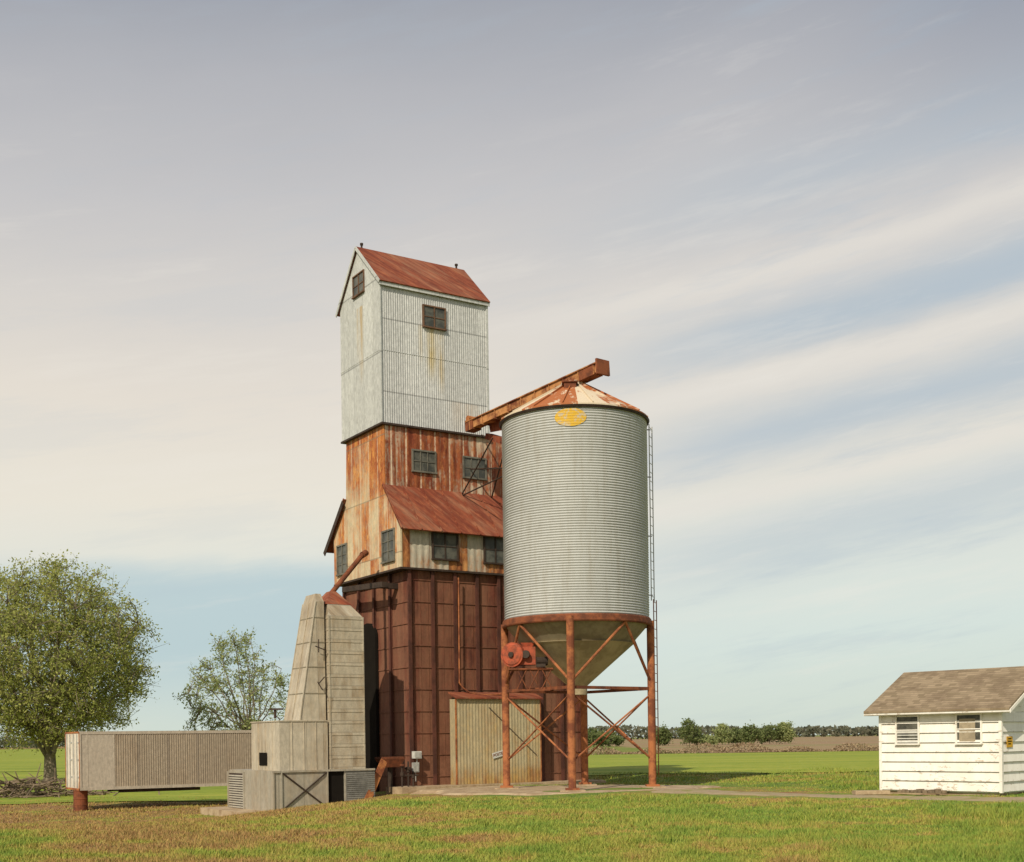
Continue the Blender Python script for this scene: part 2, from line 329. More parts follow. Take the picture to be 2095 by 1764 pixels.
for nm,aa,ab in (('gable_siding',0,.07),('far_gable_siding',7.93,8.0)):
    mb=MB(EM); mb.prism([(aa,t,z) for t,z in prof],[(ab,t,z) for t,z in prof])
    if aa==0:
        fq=Face('gable',0.0,EM)
        for k in range(1,8): t=.72*k; fq.box(mb,t-.012,t+.012,0,.012,7.97,9.6 if t<1.2 or t>4.6 else 13.3)
    mb.build(nm,M['gable_rust'],EL)
mb=MB(EM); mb.box(.07,7.93,1.22,4.5,10.9,13.37); f2=Face('long',1.22,EM)
corr(mb,f2,.03,7.98,10.95,13.36,.31,.02); mb.build('upper_siding',M['upper_rust'],EL)
mb=MB(EM); mb.box(.07,7.93,.04,5.76,7.98,9.5); f3=Face('long',.04,EM)
corr(mb,f3,.03,7.98,7.98,9.55,.27,.02); mb.build('lower_siding',M['mid_rust'],EL)
def roof_slab(name,mat,a0,a1,t0,z0,t1,z1,th,seam,parent,Mx=EM,sh=.045):
    mb=MB(Mx); d=Vector((t1-t0,z1-z0)); d.normalize(); nn=Vector((-d.y,d.x))
    if nn.y<0: nn=-nn
    q=[(t0,z0),(t1,z1),(t1+nn.x*th,z1+nn.y*th),(t0+nn.x*th,z0+nn.y*th)]
    mb.prism([(a0,t,z) for t,z in q],[(a1,t,z) for t,z in q])
    if seam:
        k=int(round((a1-a0)/seam))
        for i in range(k+1):
            a=a0+(a1-a0-.03)*i/k; q2=[(t0,z0),(t1,z1),(t1+nn.x*(th+sh),z1+nn.y*(th+sh)),(t0+nn.x*(th+sh),z0+nn.y*(th+sh))]
            mb.prism([(a,t,z) for t,z in q2],[(a+.03,t,z) for t,z in q2])
    return mb.build(name,mat,parent)
roof_slab('lower_roof',M['roof_rust'],-.12,8.1,-.28,9.28,1.2,11.12,.05,.86,EL)
roof_slab('lower_roof',M['roof_rust'],-.12,8.1,6.45,9.33,4.55,11.15,.05,.86,EL)
mb=MB(EM); mb.bar((-.14,6.45,9.25),(-.14,4.6,11.05),.03,.2); mb.build('rake_board',M['dark_steel'],EL)
mb=MB(EM); q=[(1.15,13.36),(4.6,13.36),(4.6,13.42),(2.88,13.66),(1.15,13.42)]
mb.prism([(4.7,t,z) for t,z in q],[(8.15,t,z) for t,z in q]); mb.build('annex_roof',M['roof_rust'],EL)
TW0,TW1=1.12,4.64; TZ0,TZ1=13.42,18.72; RT=2.98; RZ=20.47; AE=4.42
mb=MB(EM); mb.box(-.05,AE,TW0+.04,TW1,TZ0,TZ1); ft=Face('long',TW0+.04,EM); corr(mb,ft,-.07,AE,TZ0,16.12,.092,.017); corr(mb,ft,-.07,AE,16.1,TZ1,.092,.017)
ft.box(mb,-.07,AE,.0,.032,16.10,16.12)
mb.build('tower_wall',M['tower_long'],EL)
mb=MB(EM); pr=[(TW0,TZ0),(TW1,TZ0),(TW1,TZ1-.1),(RT,RZ-.05),(TW0,TZ1)]
mb.prism([(-.12,t,z) for t,z in pr],[(-.05,t,z) for t,z in pr]); 
fgt=Face('gable',-.12,EM)
for i in range(1,5): t=TW0+(TW1-TW0)*i/5; fgt.box(mb,t-.012,t+.012,0,.012,TZ0,TZ1+.5)
fgt.box(mb,TW0,TW1,0,.009,16.1,16.13)
mb.build('tower_gable_wall',M['tower_gable'],EL)
mb=MB(EM); mb.prism([(AE,t,z) for t,z in pr],[(AE+.06,t,z) for t,z in pr]); mb.build('tower_gable_wall',M['tower_gable'],EL)
for a,b in ((-.14,-.1),(AE,AE+.08)):
    mb=MB(EM); mb.box(a,b,TW0-.03,TW0+.03,TZ0,TZ1); mb.build('corner_trim',M['tower_gable'],EL)
mb=MB(EM); mb.box(-.15,AE+.1,TW0-.05,TW1+.05,13.36,13.43); mb.build('base_flashing',M['dark_steel'],EL)
roof_slab('tower_roof',M['roof_rust'],-.2,AE+.12,TW0-.13,18.58,RT,RZ,.035,.0,EL)
roof_slab('tower_roof',M['roof_rust'],-.2,AE+.12,TW1+.2,18.40,RT,RZ,.035,.0,EL)
mb=MB(EM)
mb.bar((-.215,TW0-.13,18.555),(-.215,RT,RZ-.02),.03,.12); mb.bar((-.215,TW1+.2,18.37),(-.215,RT,RZ-.02),.03,.12); mb.build('rake_trim',M['tower_gable'],EL)
mb=MB(EM); mb.box(-.2,AE+.12,TW0-.10,TW0-.06,18.46,18.6); mb.build('eave_trim',M['tower_gable'],EL)
for a in (.05,4.2):
    mb=MB(EM); mb.tube((a,RT,RZ),(a,RT,RZ+.17),.04); mb.tube((a,RT,RZ+.13),(a,RT,RZ+.2),.065); mb.build('ridge_finial',M['dark_steel'],EL)
px_window(EL,Face('gable',-.12,EM),(724,562,745,603),2,2,M['frame'],M['glass'],.045)
px_window(EL,Face('long',TW0+.0,EM),(867,630,909,671),2,2,M['frame'],M['glass'],.05)
px_window(EL,Face('long',1.2,EM),(845,925,889,965),3,2,M['grey_frame'],M['glass'])
px_window(EL,Face('long',1.2,EM),(949,939,992,978),3,2,M['grey_frame'],M['glass'])
px_window(EL,Face('long',.0,EM),(886,1093,934,1144),2,2,M['dark_steel'],M['glass'])
px_window(EL,Face('long',.0,EM),(992,1099,1034,1152),2,2,M['dark_steel'],M['glass'])
px_window(EL,Face('gable',.0,EM),(692,1117,710,1174),2,3,M['grey_frame'],M['glass'])
px_window(EL,Face('gable',.0,EM),(784,1087,807,1148),2,3,M['grey_frame'],M['glass'])
def L(px,py,T): a,z=on_long(px,py,T); return Vector((a,T,z))
mb=MB(EM); pts=[L(938,1182,-.02),L(939,1290,-.02),L(940,1398,-.02),L(948,1408,-.05),L(962,1418,-.1),L(990,1422,-.2),L(1020,1421,-.3),L(1050,1412,-.6)]
mb.path([tuple(p) for p in pts],.03,6); mb.build('conduit',M['rust_leg'],EL)
def G(px,py,A_): t,z=on_gable(px,py,A_); return Vector((A_,t,z))
mb=MB(EM); mb.bar(G(787,1196,-.3),G(705,1207,-.3),.22,.2); mb.box(-.25,.5,1.0,1.2,7.3,7.5); mb.build('cross_conveyor',M['dark_steel'],EL)
# ---------------------------------------------------------------- lean-to shed and sign
TS=-.42; a0,_=on_long(934,1510,TS); a1,_=on_long(1106,1510,TS)
_,zt=on_long(934,1430,TS)
SH=thing('metal_shed','low yellowed corrugated metal shed against the rusty elevator wall behind the bin legs','shed',tuple(EM@Vector((a0,TS,0.05))))
mb=MB(EM); mb.box(a0,a1,TS+.02,.06,.048,zt); fs_=Face('long',TS+.02,EM); corr(mb,fs_,a0,a1,.05,zt,.13,.012); mb.build('wall',M['shed'],SH)
mb=MB(EM); mb.prism([(a0-.06,TS-.12,zt),(a0-.06,.06,zt+.22),(a0-.06,.06,zt+.27),(a0-.06,TS-.12,zt+.05)],[(a1+.06,TS-.12,zt),(a1+.06,.06,zt+.22),(a1+.06,.06,zt+.27),(a1+.06,TS-.12,zt+.05)]); mb.build('roof',M['roof_rust'],SH)
for q0,q1 in ((a0-.03,a0+.02),(a1-.02,a1+.03)):
    mb=MB(EM); mb.box(q0,q1,TS-.01,TS+.04,.05,zt); mb.build('corner_trim',M['orange_rust'],SH)
mb=MB(EM); mb.bar(L(1000,1447,TS-.03),L(1098,1545,TS-.03),.02,.02); mb.build('brace_wire',M['dark_steel'],SH)
sc_=L(1021,1543,TS-.04); 
SG=thing('posted_sign','small white POSTED sign nailed at a slant to the yellowed metal shed','sign',tuple(EM@sc_))
SM=Matrix.Translation(EM@sc_)@Matrix.Rotation(ANG,4,'Z')@Matrix.Rotation(R(-14),4,'Y')@Matrix.Rotation(R(90),4,'X')
mb=MB(SM); mb.box(-.29,.29,-.105,.105,-.006,.006); mb.build('board',M['white_box'],SG)
def text(s,size,Mx,mat,parent,name='lettering'):
    cu=bpy.data.curves.new('t','FONT'); cu.body=s; cu.size=size; cu.align_x='CENTER'; cu.align_y='CENTER'; cu.extrude=.002; cu.offset=.003
    to=bpy.data.objects.new('t',cu); COL.objects.link(to); dg=bpy.context.evaluated_depsgraph_get(); dg.update()
    me=bpy.data.meshes.new_from_object(to.evaluated_get(dg)); bpy.data.objects.remove(to)
    me.transform(Mx); me.materials.clear(); me.materials.append(mat); o=bpy.data.objects.new(name,me); COL.objects.link(o); adopt(o,parent); return o
text('POSTED',.145,SM@Matrix.Translation((0,0,.010)),M['rust_pipe'],SG)
# ---------------------------------------------------------------- grain bin (silo)
SC=Vector((2.2,42.0,0)); u_,v_=ray(1180,1270); SC.x=u_*42; RB=2.44; SZ0,SZ1=5.62,12.3
BN=thing('grain_bin','round corrugated steel hopper bin with a yellow painted oval standing on rusty pipe legs','grain bin',(SC.x,SC.y,0.03))
def bin_steel(name,worn):
    n=NT(name); p=n.pos((SC.x,SC.y,0)); x,y,z=n.sep(p); ang=n.m('ARCTAN2',y,x)
    row=n.m('FLOOR',n.m('DIVIDE',z,.82)); colu=n.m('FLOOR',n.m('ADD',n.m('MULTIPLY',ang,1.3),n.m('MULTIPLY',row,.5)))
    w=n.wn(n.m('ADD',n.m('MULTIPLY',row,17.3),colu)); st=n.noise(n.comb(n.m('MULTIPLY',ang,12.0),0.0,n.m('MULTIPLY',z,.5)),1.0,6,.65)
    c=n.mix(w,(.42,.43,.42),(.475,.485,.475)); c=n.mix(n.ss(st,.45,.7,0,.45),c,(.33,.31,.265))
    fn=n.noise(p,5.0,5,.7); c=n.mix(n.ss(fn,.5,.75,0,.35),c,(.28,.275,.26))
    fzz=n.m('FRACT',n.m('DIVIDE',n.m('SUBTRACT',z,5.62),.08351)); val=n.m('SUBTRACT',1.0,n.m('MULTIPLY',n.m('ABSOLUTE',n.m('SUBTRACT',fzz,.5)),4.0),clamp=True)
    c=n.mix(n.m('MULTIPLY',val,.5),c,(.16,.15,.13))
    if worn:
        f=n.noise(p,6.0,6,.75); c=n.mix(n.ss(f,.62,.50,.25,1.0),c,n.mix(n.m('MULTIPLY',val,.7),(.62,.38,.03),(.30,.17,.02)))
    return n.done(c,.62,.05)
M['bin_steel']=bin_steel('bin_steel',False); M['oval']=bin_steel('worn_yellow',True)
prof=[]; nw=80
for i in range(nw*5+1):
    zz=SZ0+(SZ1-SZ0)*i/(nw*5); prof.append((RB-.018+.018*math.cos(2*PI*i/5),zz))
mb=MB(); mb.lathe(SC,prof,112); mb.build('body',M['bin_steel'],BN,smooth=True)
n=NT('bin_roof_paint'); p=n.pos((SC.x,SC.y,0)); x,y,z=n.sep(p); ang=n.m('ARCTAN2',y,x)
sec=n.m('FLOOR',n.m('MULTIPLY',n.m('ADD',ang,PI),16/(2*PI))); w=n.wn(sec); nz=n.noise(n.comb(n.m('MULTIPLY',ang,3.5),n.m('MULTIPLY',z,2.0),0.0),1.6,6,.7)
c=n.mix(n.ss(n.m('ADD',nz,n.m('MULTIPLY',n.m('SUBTRACT',w,.5),.3)),.46,.56),(.60,.51,.38),(.36,.12,.04)); M['bin_roof']=n.done(c,.7)
mb=MB(); AZ=13.62
mb.lathe(SC,[(RB+.06,SZ1-.02),(RB+.06,SZ1+.03),(.42,AZ-.1),(.42,AZ+.02),(.0001,AZ+.05)],48)
for i in range(16):
    a=2*PI*(i+.5)/16; d=Vector((math.cos(a),math.sin(a),0)); mb.bar(SC+d*(RB+.04)+Vector((0,0,SZ1+.05)),SC+d*.44+Vector((0,0,AZ-.08)),.03,.07)
mb.build('roof',M['bin_roof'],BN)
mb=MB(); mb.lathe(SC,[(RB+.01,SZ1-.1),(RB+.05,SZ1-.1),(RB+.09,SZ1-.03),(RB+.03,SZ1+.0)],64); mb.build('eave_ring',M['dark_steel'],BN)
sp=at(1166,803,41.3); mb=MB(); mb.box(sp.x-.2,sp.x+.2,41.15,41.7,sp.z-.28,sp.z+.3); mb.box(sp.x-.26,sp.x+.26,41.1,41.75,sp.z+.3,sp.z+.34); mb.build('inlet_box',M['rust_pipe'],BN)
mb=MB(); mb.box(sp.x-.14,sp.x+.16,41.13,41.16,sp.z-.2,sp.z+.02); mb.build('inlet_opening',M['black'],BN)
uo,vo=ray(1167,853); ao=math.asin(max(-1,min(1,(uo*39.6-SC.x)/RB))); zo=EYE-vo*39.57
mb=MB(); K=28
vs=[(0,0)]
for rr in (.35,.7,1.0):
    for i in range(K): vs.append((rr*math.cos(2*PI*i/K),rr*math.sin(2*PI*i/K)))
fs=[(0,1+i,1+(i+1)%K) for i in range(K)]+[(1+r*K+i,1+(r+1)*K+i,1+(r+1)*K+(i+1)%K,1+r*K+(i+1)%K) for r in range(2) for i in range(K)]
W3=[]
for x_,z_ in vs:
    a=ao+x_*.51/RB; W3.append((SC.x+(RB+.004)*math.sin(a),SC.y-(RB+.004)*math.cos(a),zo+z_*.29))
mb.add(W3,fs); mb.build('painted_oval',M['oval'],BN)
mb=MB(); mb.lathe(SC,[(RB-.05,SZ0-.2),(RB+.06,SZ0-.2),(RB+.08,SZ0-.16),(RB+.06,SZ0+.0),(RB+.03,SZ0+.04),(RB-.05,SZ0+.04)],72); mb.build('ring_beam',M['rust_pipe'],BN,smooth=False)
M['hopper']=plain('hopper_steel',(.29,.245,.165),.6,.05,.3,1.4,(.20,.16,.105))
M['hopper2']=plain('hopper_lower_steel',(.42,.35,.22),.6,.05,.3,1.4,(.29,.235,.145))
M['band']=plain('seam_band_steel',(.28,.24,.17),.6,.05,.3,2)
mb=MB(); mb.lathe(SC,[(RB-.06,SZ0-.18),(1.83,4.82)],36); mb.build('hopper',M['hopper'],BN)
mb=MB(); mb.lathe(SC,[(1.84,4.86),(1.92,4.84),(1.84,4.78),(.32,3.45),(.32,3.15)],36); mb.build('hopper',M['hopper2'],BN)
LA=[-8,82,172,262]; legp=[]
for d in LA:
    a=R(d); P=SC+Vector((math.sin(a),-math.cos(a),0))*(RB+.02); legp.append(P)
for P in legp:
    mb=MB(); mb.tube((P.x,P.y,.12),(P.x,P.y,SZ0-.04),.125,n=14); mb.box(P.x-.22,P.x+.22,P.y-.22,P.y+.22,.05,.12); mb.build('leg',M['rust_leg'],BN)
wh=['nearest bin leg, front centre','right hand bin leg','rear bin leg, farthest back','left hand bin leg beside the shed']
for P,wl in zip(legp,wh): 
    mb=MB(); mb.box(P.x-.4,P.x+.4,P.y-.4,P.y+.4,-.3,.055); tag(mb.build('footing',M['concrete'],None,origin=(P.x,P.y,0)),'square concrete footing under the '+wl,'footing','concrete footings under the bin legs')
for i in range(4):
    P,Q=legp[i],legp[(i+1)%4]; z3=3.32
    mb=MB(); mb.bar(P+Vector((0,0,z3)),Q+Vector((0,0,z3)),.06,.1); mb.build('strut',M['rust_pipe'],BN)
    mb=MB(); mb.tube(P+Vector((0,0,.95)),Q+Vector((0,0,3.15)),.032,n=6); mb.build('brace',M['rust_leg'],BN)
    mb=MB(); mb.tube(Q+Vector((0,0,.95)),P+Vector((0,0,3.15)),.032,n=6); mb.build('brace',M['rust_leg'],BN)
    am=R(LA[i]+45); Mi=SC+Vector((math.sin(am),-math.cos(am),0))*(RB-.02)+Vector((0,0,SZ0-.2))
    for X_ in (P,Q):
        mb=MB(); mb.tube(X_+Vector((0,0,3.5)),Mi,.045,n=8); mb.build('brace',M['rust_leg'],BN)
def ladder(p,z0,z1,mat,name):
    mb=MB(); dd=Vector((.35,.94,0))*.2
    for s in (-1,1): mb.tube(p+dd*s+Vector((0,0,z0)),p+dd*s+Vector((0,0,z1)),.018,n=6)
    z=z0+.15
    while z<z1: mb.tube(p-dd+Vector((0,0,z)),p+dd+Vector((0,0,z)),.012,n=5); z+=.3
    return mb.build(name,mat,BN)
M['galv']=plain('galvanised_steel',(.48,.48,.45),.5,.2,.3)
lp=Vector((SC.x+RB+.16,SC.y+.25,0)); ladder(lp,6.3,12.25,M['galv'],'ladder'); lp2=lp+Vector((.07,0,0)); ladder(lp2,.4,6.35,M['rust_leg'],'ladder')
for zz in (6.5,8.5,10.5,12.1):
    mb=MB(); mb.bar(lp+Vector((0,0,zz)),Vector((SC.x+RB-.05,SC.y+.2,zz)),.03,.03); mb.build('ladder_bracket',M['dark_steel'],BN)
# ---------------------------------------------------------------- conveyor trough from tower to bin
C0=at(962,874,46.5); C1=at(1232,752,40.87)
CV=thing('auger_conveyor','rusty trough conveyor slanting from the elevator tower over the top of the round bin','conveyor',tuple(C0))
d=(C1-C0).normalized(); mb=MB()
mb.bar(C0,C1,.32,.28)
mb.bar(C0+Vector((0,0,.16)),C1+Vector((0,0,.16)),.44,.035); 
for k in np.linspace(.03,.97,10):
    q=C0.lerp(C1,float(k)); mb.bar(q-d*.015,q+d*.015,.40,.38)
mb.build('trough',M['trough'],CV)
mb=MB(); mb.bar(C1-d*.02,C1+d*.06,.56,.5); mb.bar(C1-d*.95,C1-d*.2,.38,.38); mb.build('head_box',M['rust_pipe'],CV)
mb=MB(); mb.bar(C0-d*.05,C0+d*.4,.40,.38); mb.build('tail_box',M['rust_pipe'],CV)
mb=MB(); q=C0+Vector((-.1,.1,.35)); mb.tube(q,q+Vector((.3,.25,0)),.11,n=14); mb.box(q.x-.1,q.x+.3,q.y-.1,q.y+.25,q.z-.22,q.z-.1); mb.build('motor',M['orange_rust'],CV)
ca=C0.lerp(C1,.80); mb=MB(); mb.tube(ca-Vector((0,0,.15)),Vector((SC.x,SC.y,AZ-.02)),.16,n=12); mb.build('drop_spout',M['rust_pipe'],CV)
mb=MB(); 
def W(px,py,T): return EM@L(px,py,T)
rods=[(W(945,1012,1.1),at(1008,896,45.6)),(W(1006,1018,1.1),at(1030,930,45.2)),(W(946,1014,1.1),at(1060,960,44.5)),(W(962,960,1.15),at(1030,958,45.3)),(W(985,890,1.1),at(1025,905,45.4))]
for a_,b_ in rods: mb.tube(a_,b_,.028,n=6)
mb.build('support_frame',M['dark_steel'],CV)
mb=MB(); mb.hexa([at(1003,885,46.2),at(1030,880,45.2),at(1030,880,46.0),at(1003,885,47)],[at(1000,866,46.2),at(1030,850,45.2),at(1030,850,46.0),at(1000,866,47)])
mb.bar(at(1000,893,46.6),at(1034,903,45.4),.3,.22); mb.build('transition_chute',M['roof_rust'],CV)
# ---------------------------------------------------------------- red machine by the left leg
mc=at(1050,1340,40.6)
MC=thing('drive_unit','red drive unit with a round belt guard on a bracket beside the bin leg','machine',tuple(mc-Vector((0,0,.6))))
mb=MB(); rr=.40; N_=28
ax=Vector((-.45,-.89,0)).normalized(); 
mb.tube(mc-ax*.10,mc+ax*.10,rr,n=N_); mb.tube(mc+ax*.10,mc+ax*.13,rr*.9,rr*.8,n=N_)
mb.build('belt_guard',M['red_paint'],MC)
mb=MB(); mb.tube(mc+ax*.13,mc+ax*.2,.09,n=12)
mb.build('hub',M['dark_steel'],MC)
mb=MB(); q=mc+Vector((.42,.1,-.05)); mb.box(q.x-.2,q.x+.3,q.y-.2,q.y+.3,q.z-.28,q.z+.3); mb.hexa([(q.x-.1,q.y-.1,q.z+.3),(q.x+.2,q.y-.1,q.z+.3),(q.x+.2,q.y+.2,q.z+.3),(q.x-.1,q.y+.2,q.z+.3)],[(q.x-.18,q.y-.15,q.z+.44),(q.x+.3,q.y-.15,q.z+.44),(q.x+.3,q.y+.25,q.z+.44),(q.x-.18,q.y+.25,q.z+.44)]); mb.build('gearbox',M['red_paint'],MC)
mb=MB(); q=mc+Vector((.74,-.2,-.22)); mb.tube(q,q+Vector((.3,.05,0)),.13,n=14); mb.tube(q+Vector((.3,.05,0)),q+Vector((.36,.06,0)),.15,n=14); mb.box(q.x,q.x+.3,q.y-.12,q.y+.12,q.z-.2,q.z-.1); mb.build('motor',M['dark_steel'],MC)
mb=MB(); mb.tube(mc+Vector((.42,-.2,.0)),mc+Vector((.40,-.27,.0)),.13,n=14); mb.build('pulley',M['dark_steel'],MC)
mb=MB(); z_=mc.z-.45; mb.box(mc.x-.15,mc.x+1.3,mc.y-.25,mc.y+.5,z_-.05,z_)
for k in range(3): mb.tube((mc.x+.1+.4*k,mc.y-.2,z_),(mc.x+.4*k+.45,mc.y-.2,z_-.7),.02,n=5); mb.tube((mc.x+.45+.4*k,mc.y-.2,z_),(mc.x+.4*k+.1,mc.y-.2,z_-.7),.02,n=5)
mb.box(mc.x,mc.x+1.3,mc.y-.22,mc.y-.17,z_-.74,z_-.68); mb.build('bracket',M['rust_pipe'],MC)
# ---------------------------------------------------------------- grain dryer
DR=thing('grain_dryer','cream sheet metal grain dryer with a tapered stack beside the rusty elevator','grain dryer',tuple(EM@Vector((-5.3,-.8,-.6))))
DA0,DA1,DT0,DT1=-5.3,-1.55,-.8,3.4; DZ=.74
c_=M['dryer']; cl_=M['dryer_low']
mb=MB(EM); a_op0,_=on_long(671,1610,DT0); a_op1,_=on_long(705,1610,DT0)
mb.box(DA0,a_op0,DT0,DT1,-1.2,DZ); mb.box(a_op1,DA1,DT0,DT1,-1.2,DZ); mb.box(a_op0,a_op1,DT0+1.6,DT1,-1.2,DZ); mb.box(a_op0,a_op1,DT0,DT1,DZ-.06,DZ)
mb.build('plenum',cl_,DR)
mb=MB(EM); mb.box(a_op0+.01,a_op1-.01,DT0+.05,DT0+.1,-1.1,DZ-.07); mb.build('opening',M['black'],DR)
mb=MB(EM)
fd=Face('long',DT0,EM)
for u in (DA0,DA0+.28,a_op0-.05): fd.box(mb,u,u+.045,.0,.05,-1.0,DZ)
fd.box(mb,DA0,DA1,.0,.055,DZ-.06,DZ+.005); mb.build('frame',cl_,DR)
mb=MB(EM); mb.tube((DA0+.35,DT0-.04,-.55),(a_op0-.05,DT0-.04,.66),.025,n=6); mb.tube((DA0+.35,DT0-.05,.66),(a_op0-.05,DT0-.05,-.55),.025,n=6); mb.build('cross_brace',M['dark_steel'],DR)
mb=MB(EM); M['louver']=plain('louver_steel',(.19,.185,.165),.6,.1,.4,2.0)
for k in range(18): z=-.55+.07*k; mb.hexa([(a_op1+.05,DT0-.03,z),(DA1,DT0-.03,z),(DA1,DT0-.005,z),(a_op1+.05,DT0-.005,z)],[(a_op1+.05,DT0-.012,z+.055),(DA1,DT0-.012,z+.055),(DA1,DT0,z+.055),(a_op1+.05,DT0,z+.055)])
mb.build('louver',M['louver'],DR)
fgd=Face('gable',DA0,EM); t0,_=on_gable(500,1620,DA0); t1,_=on_gable(470,1620,DA0)
mb=MB(EM)
for k in range(14): z=-.6+.085*k; mb.hexa([(DA0-.05,t0,z),(DA0-.05,t1,z),(DA0-.01,t1,z),(DA0-.01,t0,z)][::-1],[(DA0-.02,t0,z+.05),(DA0-.02,t1,z+.05),(DA0,t1,z+.05),(DA0,t0,z+.05)][::-1])
fgd.box(mb,t0-.08,t0,0,.06,-.65,.68); fgd.box(mb,t1,t1+.08,0,.06,-.65,.68); mb.build('louver',cl_,DR)
mb=MB(EM); fgd.box(mb,t0,t1,.001,.008,-.6,.62); mb.build('louver_backing',M['dark_steel'],DR)
BA0,_=on_long(572,1520,-.7); BA1=-3.25; t2,_=on_gable(515,1525,BA0); BT0,BT1=-.7,t2; BZ=2.42
mb=MB(EM); mb.box(BA0,BA1,BT0,BT1,DZ,BZ); fb=Face('gable',BA0,EM); fb2=Face('long',BT0,EM)
for k in range(1,4): t=BT0+(BT1-BT0)*k/4; fb.box(mb,t-.012,t+.012,0,.02,DZ,BZ)
for k in range(1,4): u=BA0+(BA1-BA0)*k/4; fb2.box(mb,u-.012,u+.012,0,.02,DZ,BZ)
fb2.box(mb,BA0-.03,BA1,0,.03,BZ-.03,BZ+.01); fb.box(mb,BT0,BT1+.03,0,.03,BZ-.03,BZ+.012); mb.build('fan_housing',c_,DR)
t0,z1=on_gable(547,1540,BA0); t1,z0=on_gable(532,1566,BA0)
mb=MB(EM); fb.box(mb,t0,t1,.022,.03,z0,z1); mb.build('access_opening',M['black'],DR)
# tapered stack
nb,_=on_long(614,1470,-.6); lt,_=on_gable(582,1470,nb); nt,_=on_long(646,1235,-.55); ltt,_=on_gable(620,1235,nt)
def ring_at(f,z,g_=0.0): 
    a=nb+(nt-nb)*f-g_; t=lt+(ltt-lt)*f+g_; y=-.6+.05*f-g_
    return [(a,y,z),(-3.26,y,z),(-3.26,t,z),(a,t,z)]
mb=MB(EM); zs=[2.42,3.35,4.25,5.1,5.95,6.5]
for i in range(5):
    mb.prism(ring_at((zs[i]-2.42)/4.08,zs[i]),ring_at((zs[i+1]-2.42)/4.08,zs[i+1]))
top=ring_at(1,6.5); cx_=sum(p[0] for p in top)/4; cy_=sum(p[1] for p in top)/4
mb.prism(top,[(cx_+(p[0]-cx_)*.62,cy_+(p[1]-cy_)*.75,6.78) for p in top])
b0=ring_at(0,2.42,.012); b1=ring_at(1,6.5,.012)
mb.bar(b0[0],b1[0],.03,.03); mb.bar(b0[3],b1[3],.03,.03)
md0=[(b0[0][i]+b0[3][i])/2 for i in range(3)]; md1=[(b1[0][i]+b1[3][i])/2 for i in range(3)]; mb.bar(md0,md1,.02,.02)
mb.build('tapered_stack',c_,DR)
for z in zs[1:5]:
    mb=MB(EM); f0=(z-2.42)/4.08; mb.prism(ring_at(f0,z-.016,.014),ring_at(f0,z+.016,.014)); mb.build('seam_band',M['band'],DR)
CA0,_=on_long(674,1400,-.75); CA1,_=on_long(744,1400,-.75); CT0,CT1=-.75,1.1
M['dryer_col']=weathered('dryer_column_steel',(.54,.48,.37),(.38,.30,.20),(.24,.18,.115),amt=.46,soft=.28,panel=.7,ku=3.5,kz=.9,seed=21.0,pv=.18,hband=.4,metal=.12,rough=.5,hw=.07,hdark=.45)
mb=MB(EM); zc0,zc1=DZ,6.0
mb.box(CA0,CA1,CT0,CT1,zc0,zc1)
mb.hexa([(CA0,CT0,zc1),(CA1,CT0,zc1),(CA1,CT1,zc1),(CA0,CT1,zc1)],[(CA0+.1,CT0+.3,zc1+.45),(CA1-.35,CT0+.3,zc1+.45),(CA1-.35,CT1-.3,zc1+.45),(CA0+.1,CT1-.3,zc1+.45)])
fc=Face('long',CT0,EM); z=zc0+.38
while z<zc1: 
    fc.box(mb,CA0-.01,CA1+.01,0,.016,z-.014,z+.014); mb.box(CA0-.016,CA0,CT0,CT1,z-.014,z+.014); mb.box(CA1,CA1+.016,CT0,CT1,z-.014,z+.014); z+=.40
fc.box(mb,CA0-.02,CA0+.03,0,.022,zc0,zc1); fc.box(mb,CA1-.03,CA1+.02,0,.022,zc0,zc1)
mb.build('drying_column',M['dryer_col'],DR)
mb=MB(EM); cc=Vector(((CA0+CA1)/2-.1,.2,0)); b=[(CA0+.02,CT0+.28,6.44),(CA1-.28,CT0+.28,6.44),(CA1-.28,CT1-.3,6.44),(CA0+.02,CT1-.3,6.44)]
mb.hexa(b,[(cc.x-.12,cc.y-.15,6.95),(cc.x+.12,cc.y-.15,6.95),(cc.x+.12,cc.y+.15,6.95),(cc.x-.12,cc.y+.15,6.95)]); mb.build('inlet_hopper',M['roof_rust'],DR)
sp1=EM@Vector((cc.x,cc.y,6.9)); sp0=at(741,1136,sp1.y+1.9)
mb=MB(); mb.tube(sp1,sp0,.09,n=12); mb.tube(sp0,sp0+Vector((.12,.2,.12)),.12,n=12); mb.build('feed_spout',M['rust_pipe'],DR)
q=at(563,1470,44.5); mb=MB(); mb.tube(q,q+Vector((0,0,.3)),.05); mb.box(q.x-.2,q.x+.28,q.y-.1,q.y+.1,q.z+.3,q.z+.36); mb.build('vent_stub',M['dark_steel'],DR)
for pr_ in (((L(645,1322,-.75),L(665,1330,-.75)),(L(652,1308,-.75),L(652,1335,-.75))),((L(650,1395,-.75),L(660,1412,-.75)),(L(653,1398,-.75),L(664,1385,-.75)))):
    mb=MB(EM)
    for p0,p1 in pr_: mb.tube(p0,p1,.02,n=5)
    mb.build('control_bracket',M['dark_steel'],DR)
mb=MB(EM); mb.box(DA0-.5,DA1+.3,DT0-.35,DT1+.3,-1.2,-.68); mb.box(DA0-.9,DA0+.6,DT0+.3,DT1+.6,-1.2,-.62); tag(mb.build('concrete_slab',M['concrete']),kind='structure')
CH=thing('leaning_plank','rusty orange plank leaning under a small red hopper between the dryer and the elevator','plank',tuple(EM@L(745,1640,-.9)))
mb=MB(EM); mb.bar(L(750,1642,-.9),L(786,1556,-.5),.26,.05,up=(0,1,0)); mb.build('plank',M['orange_rust'],CH)
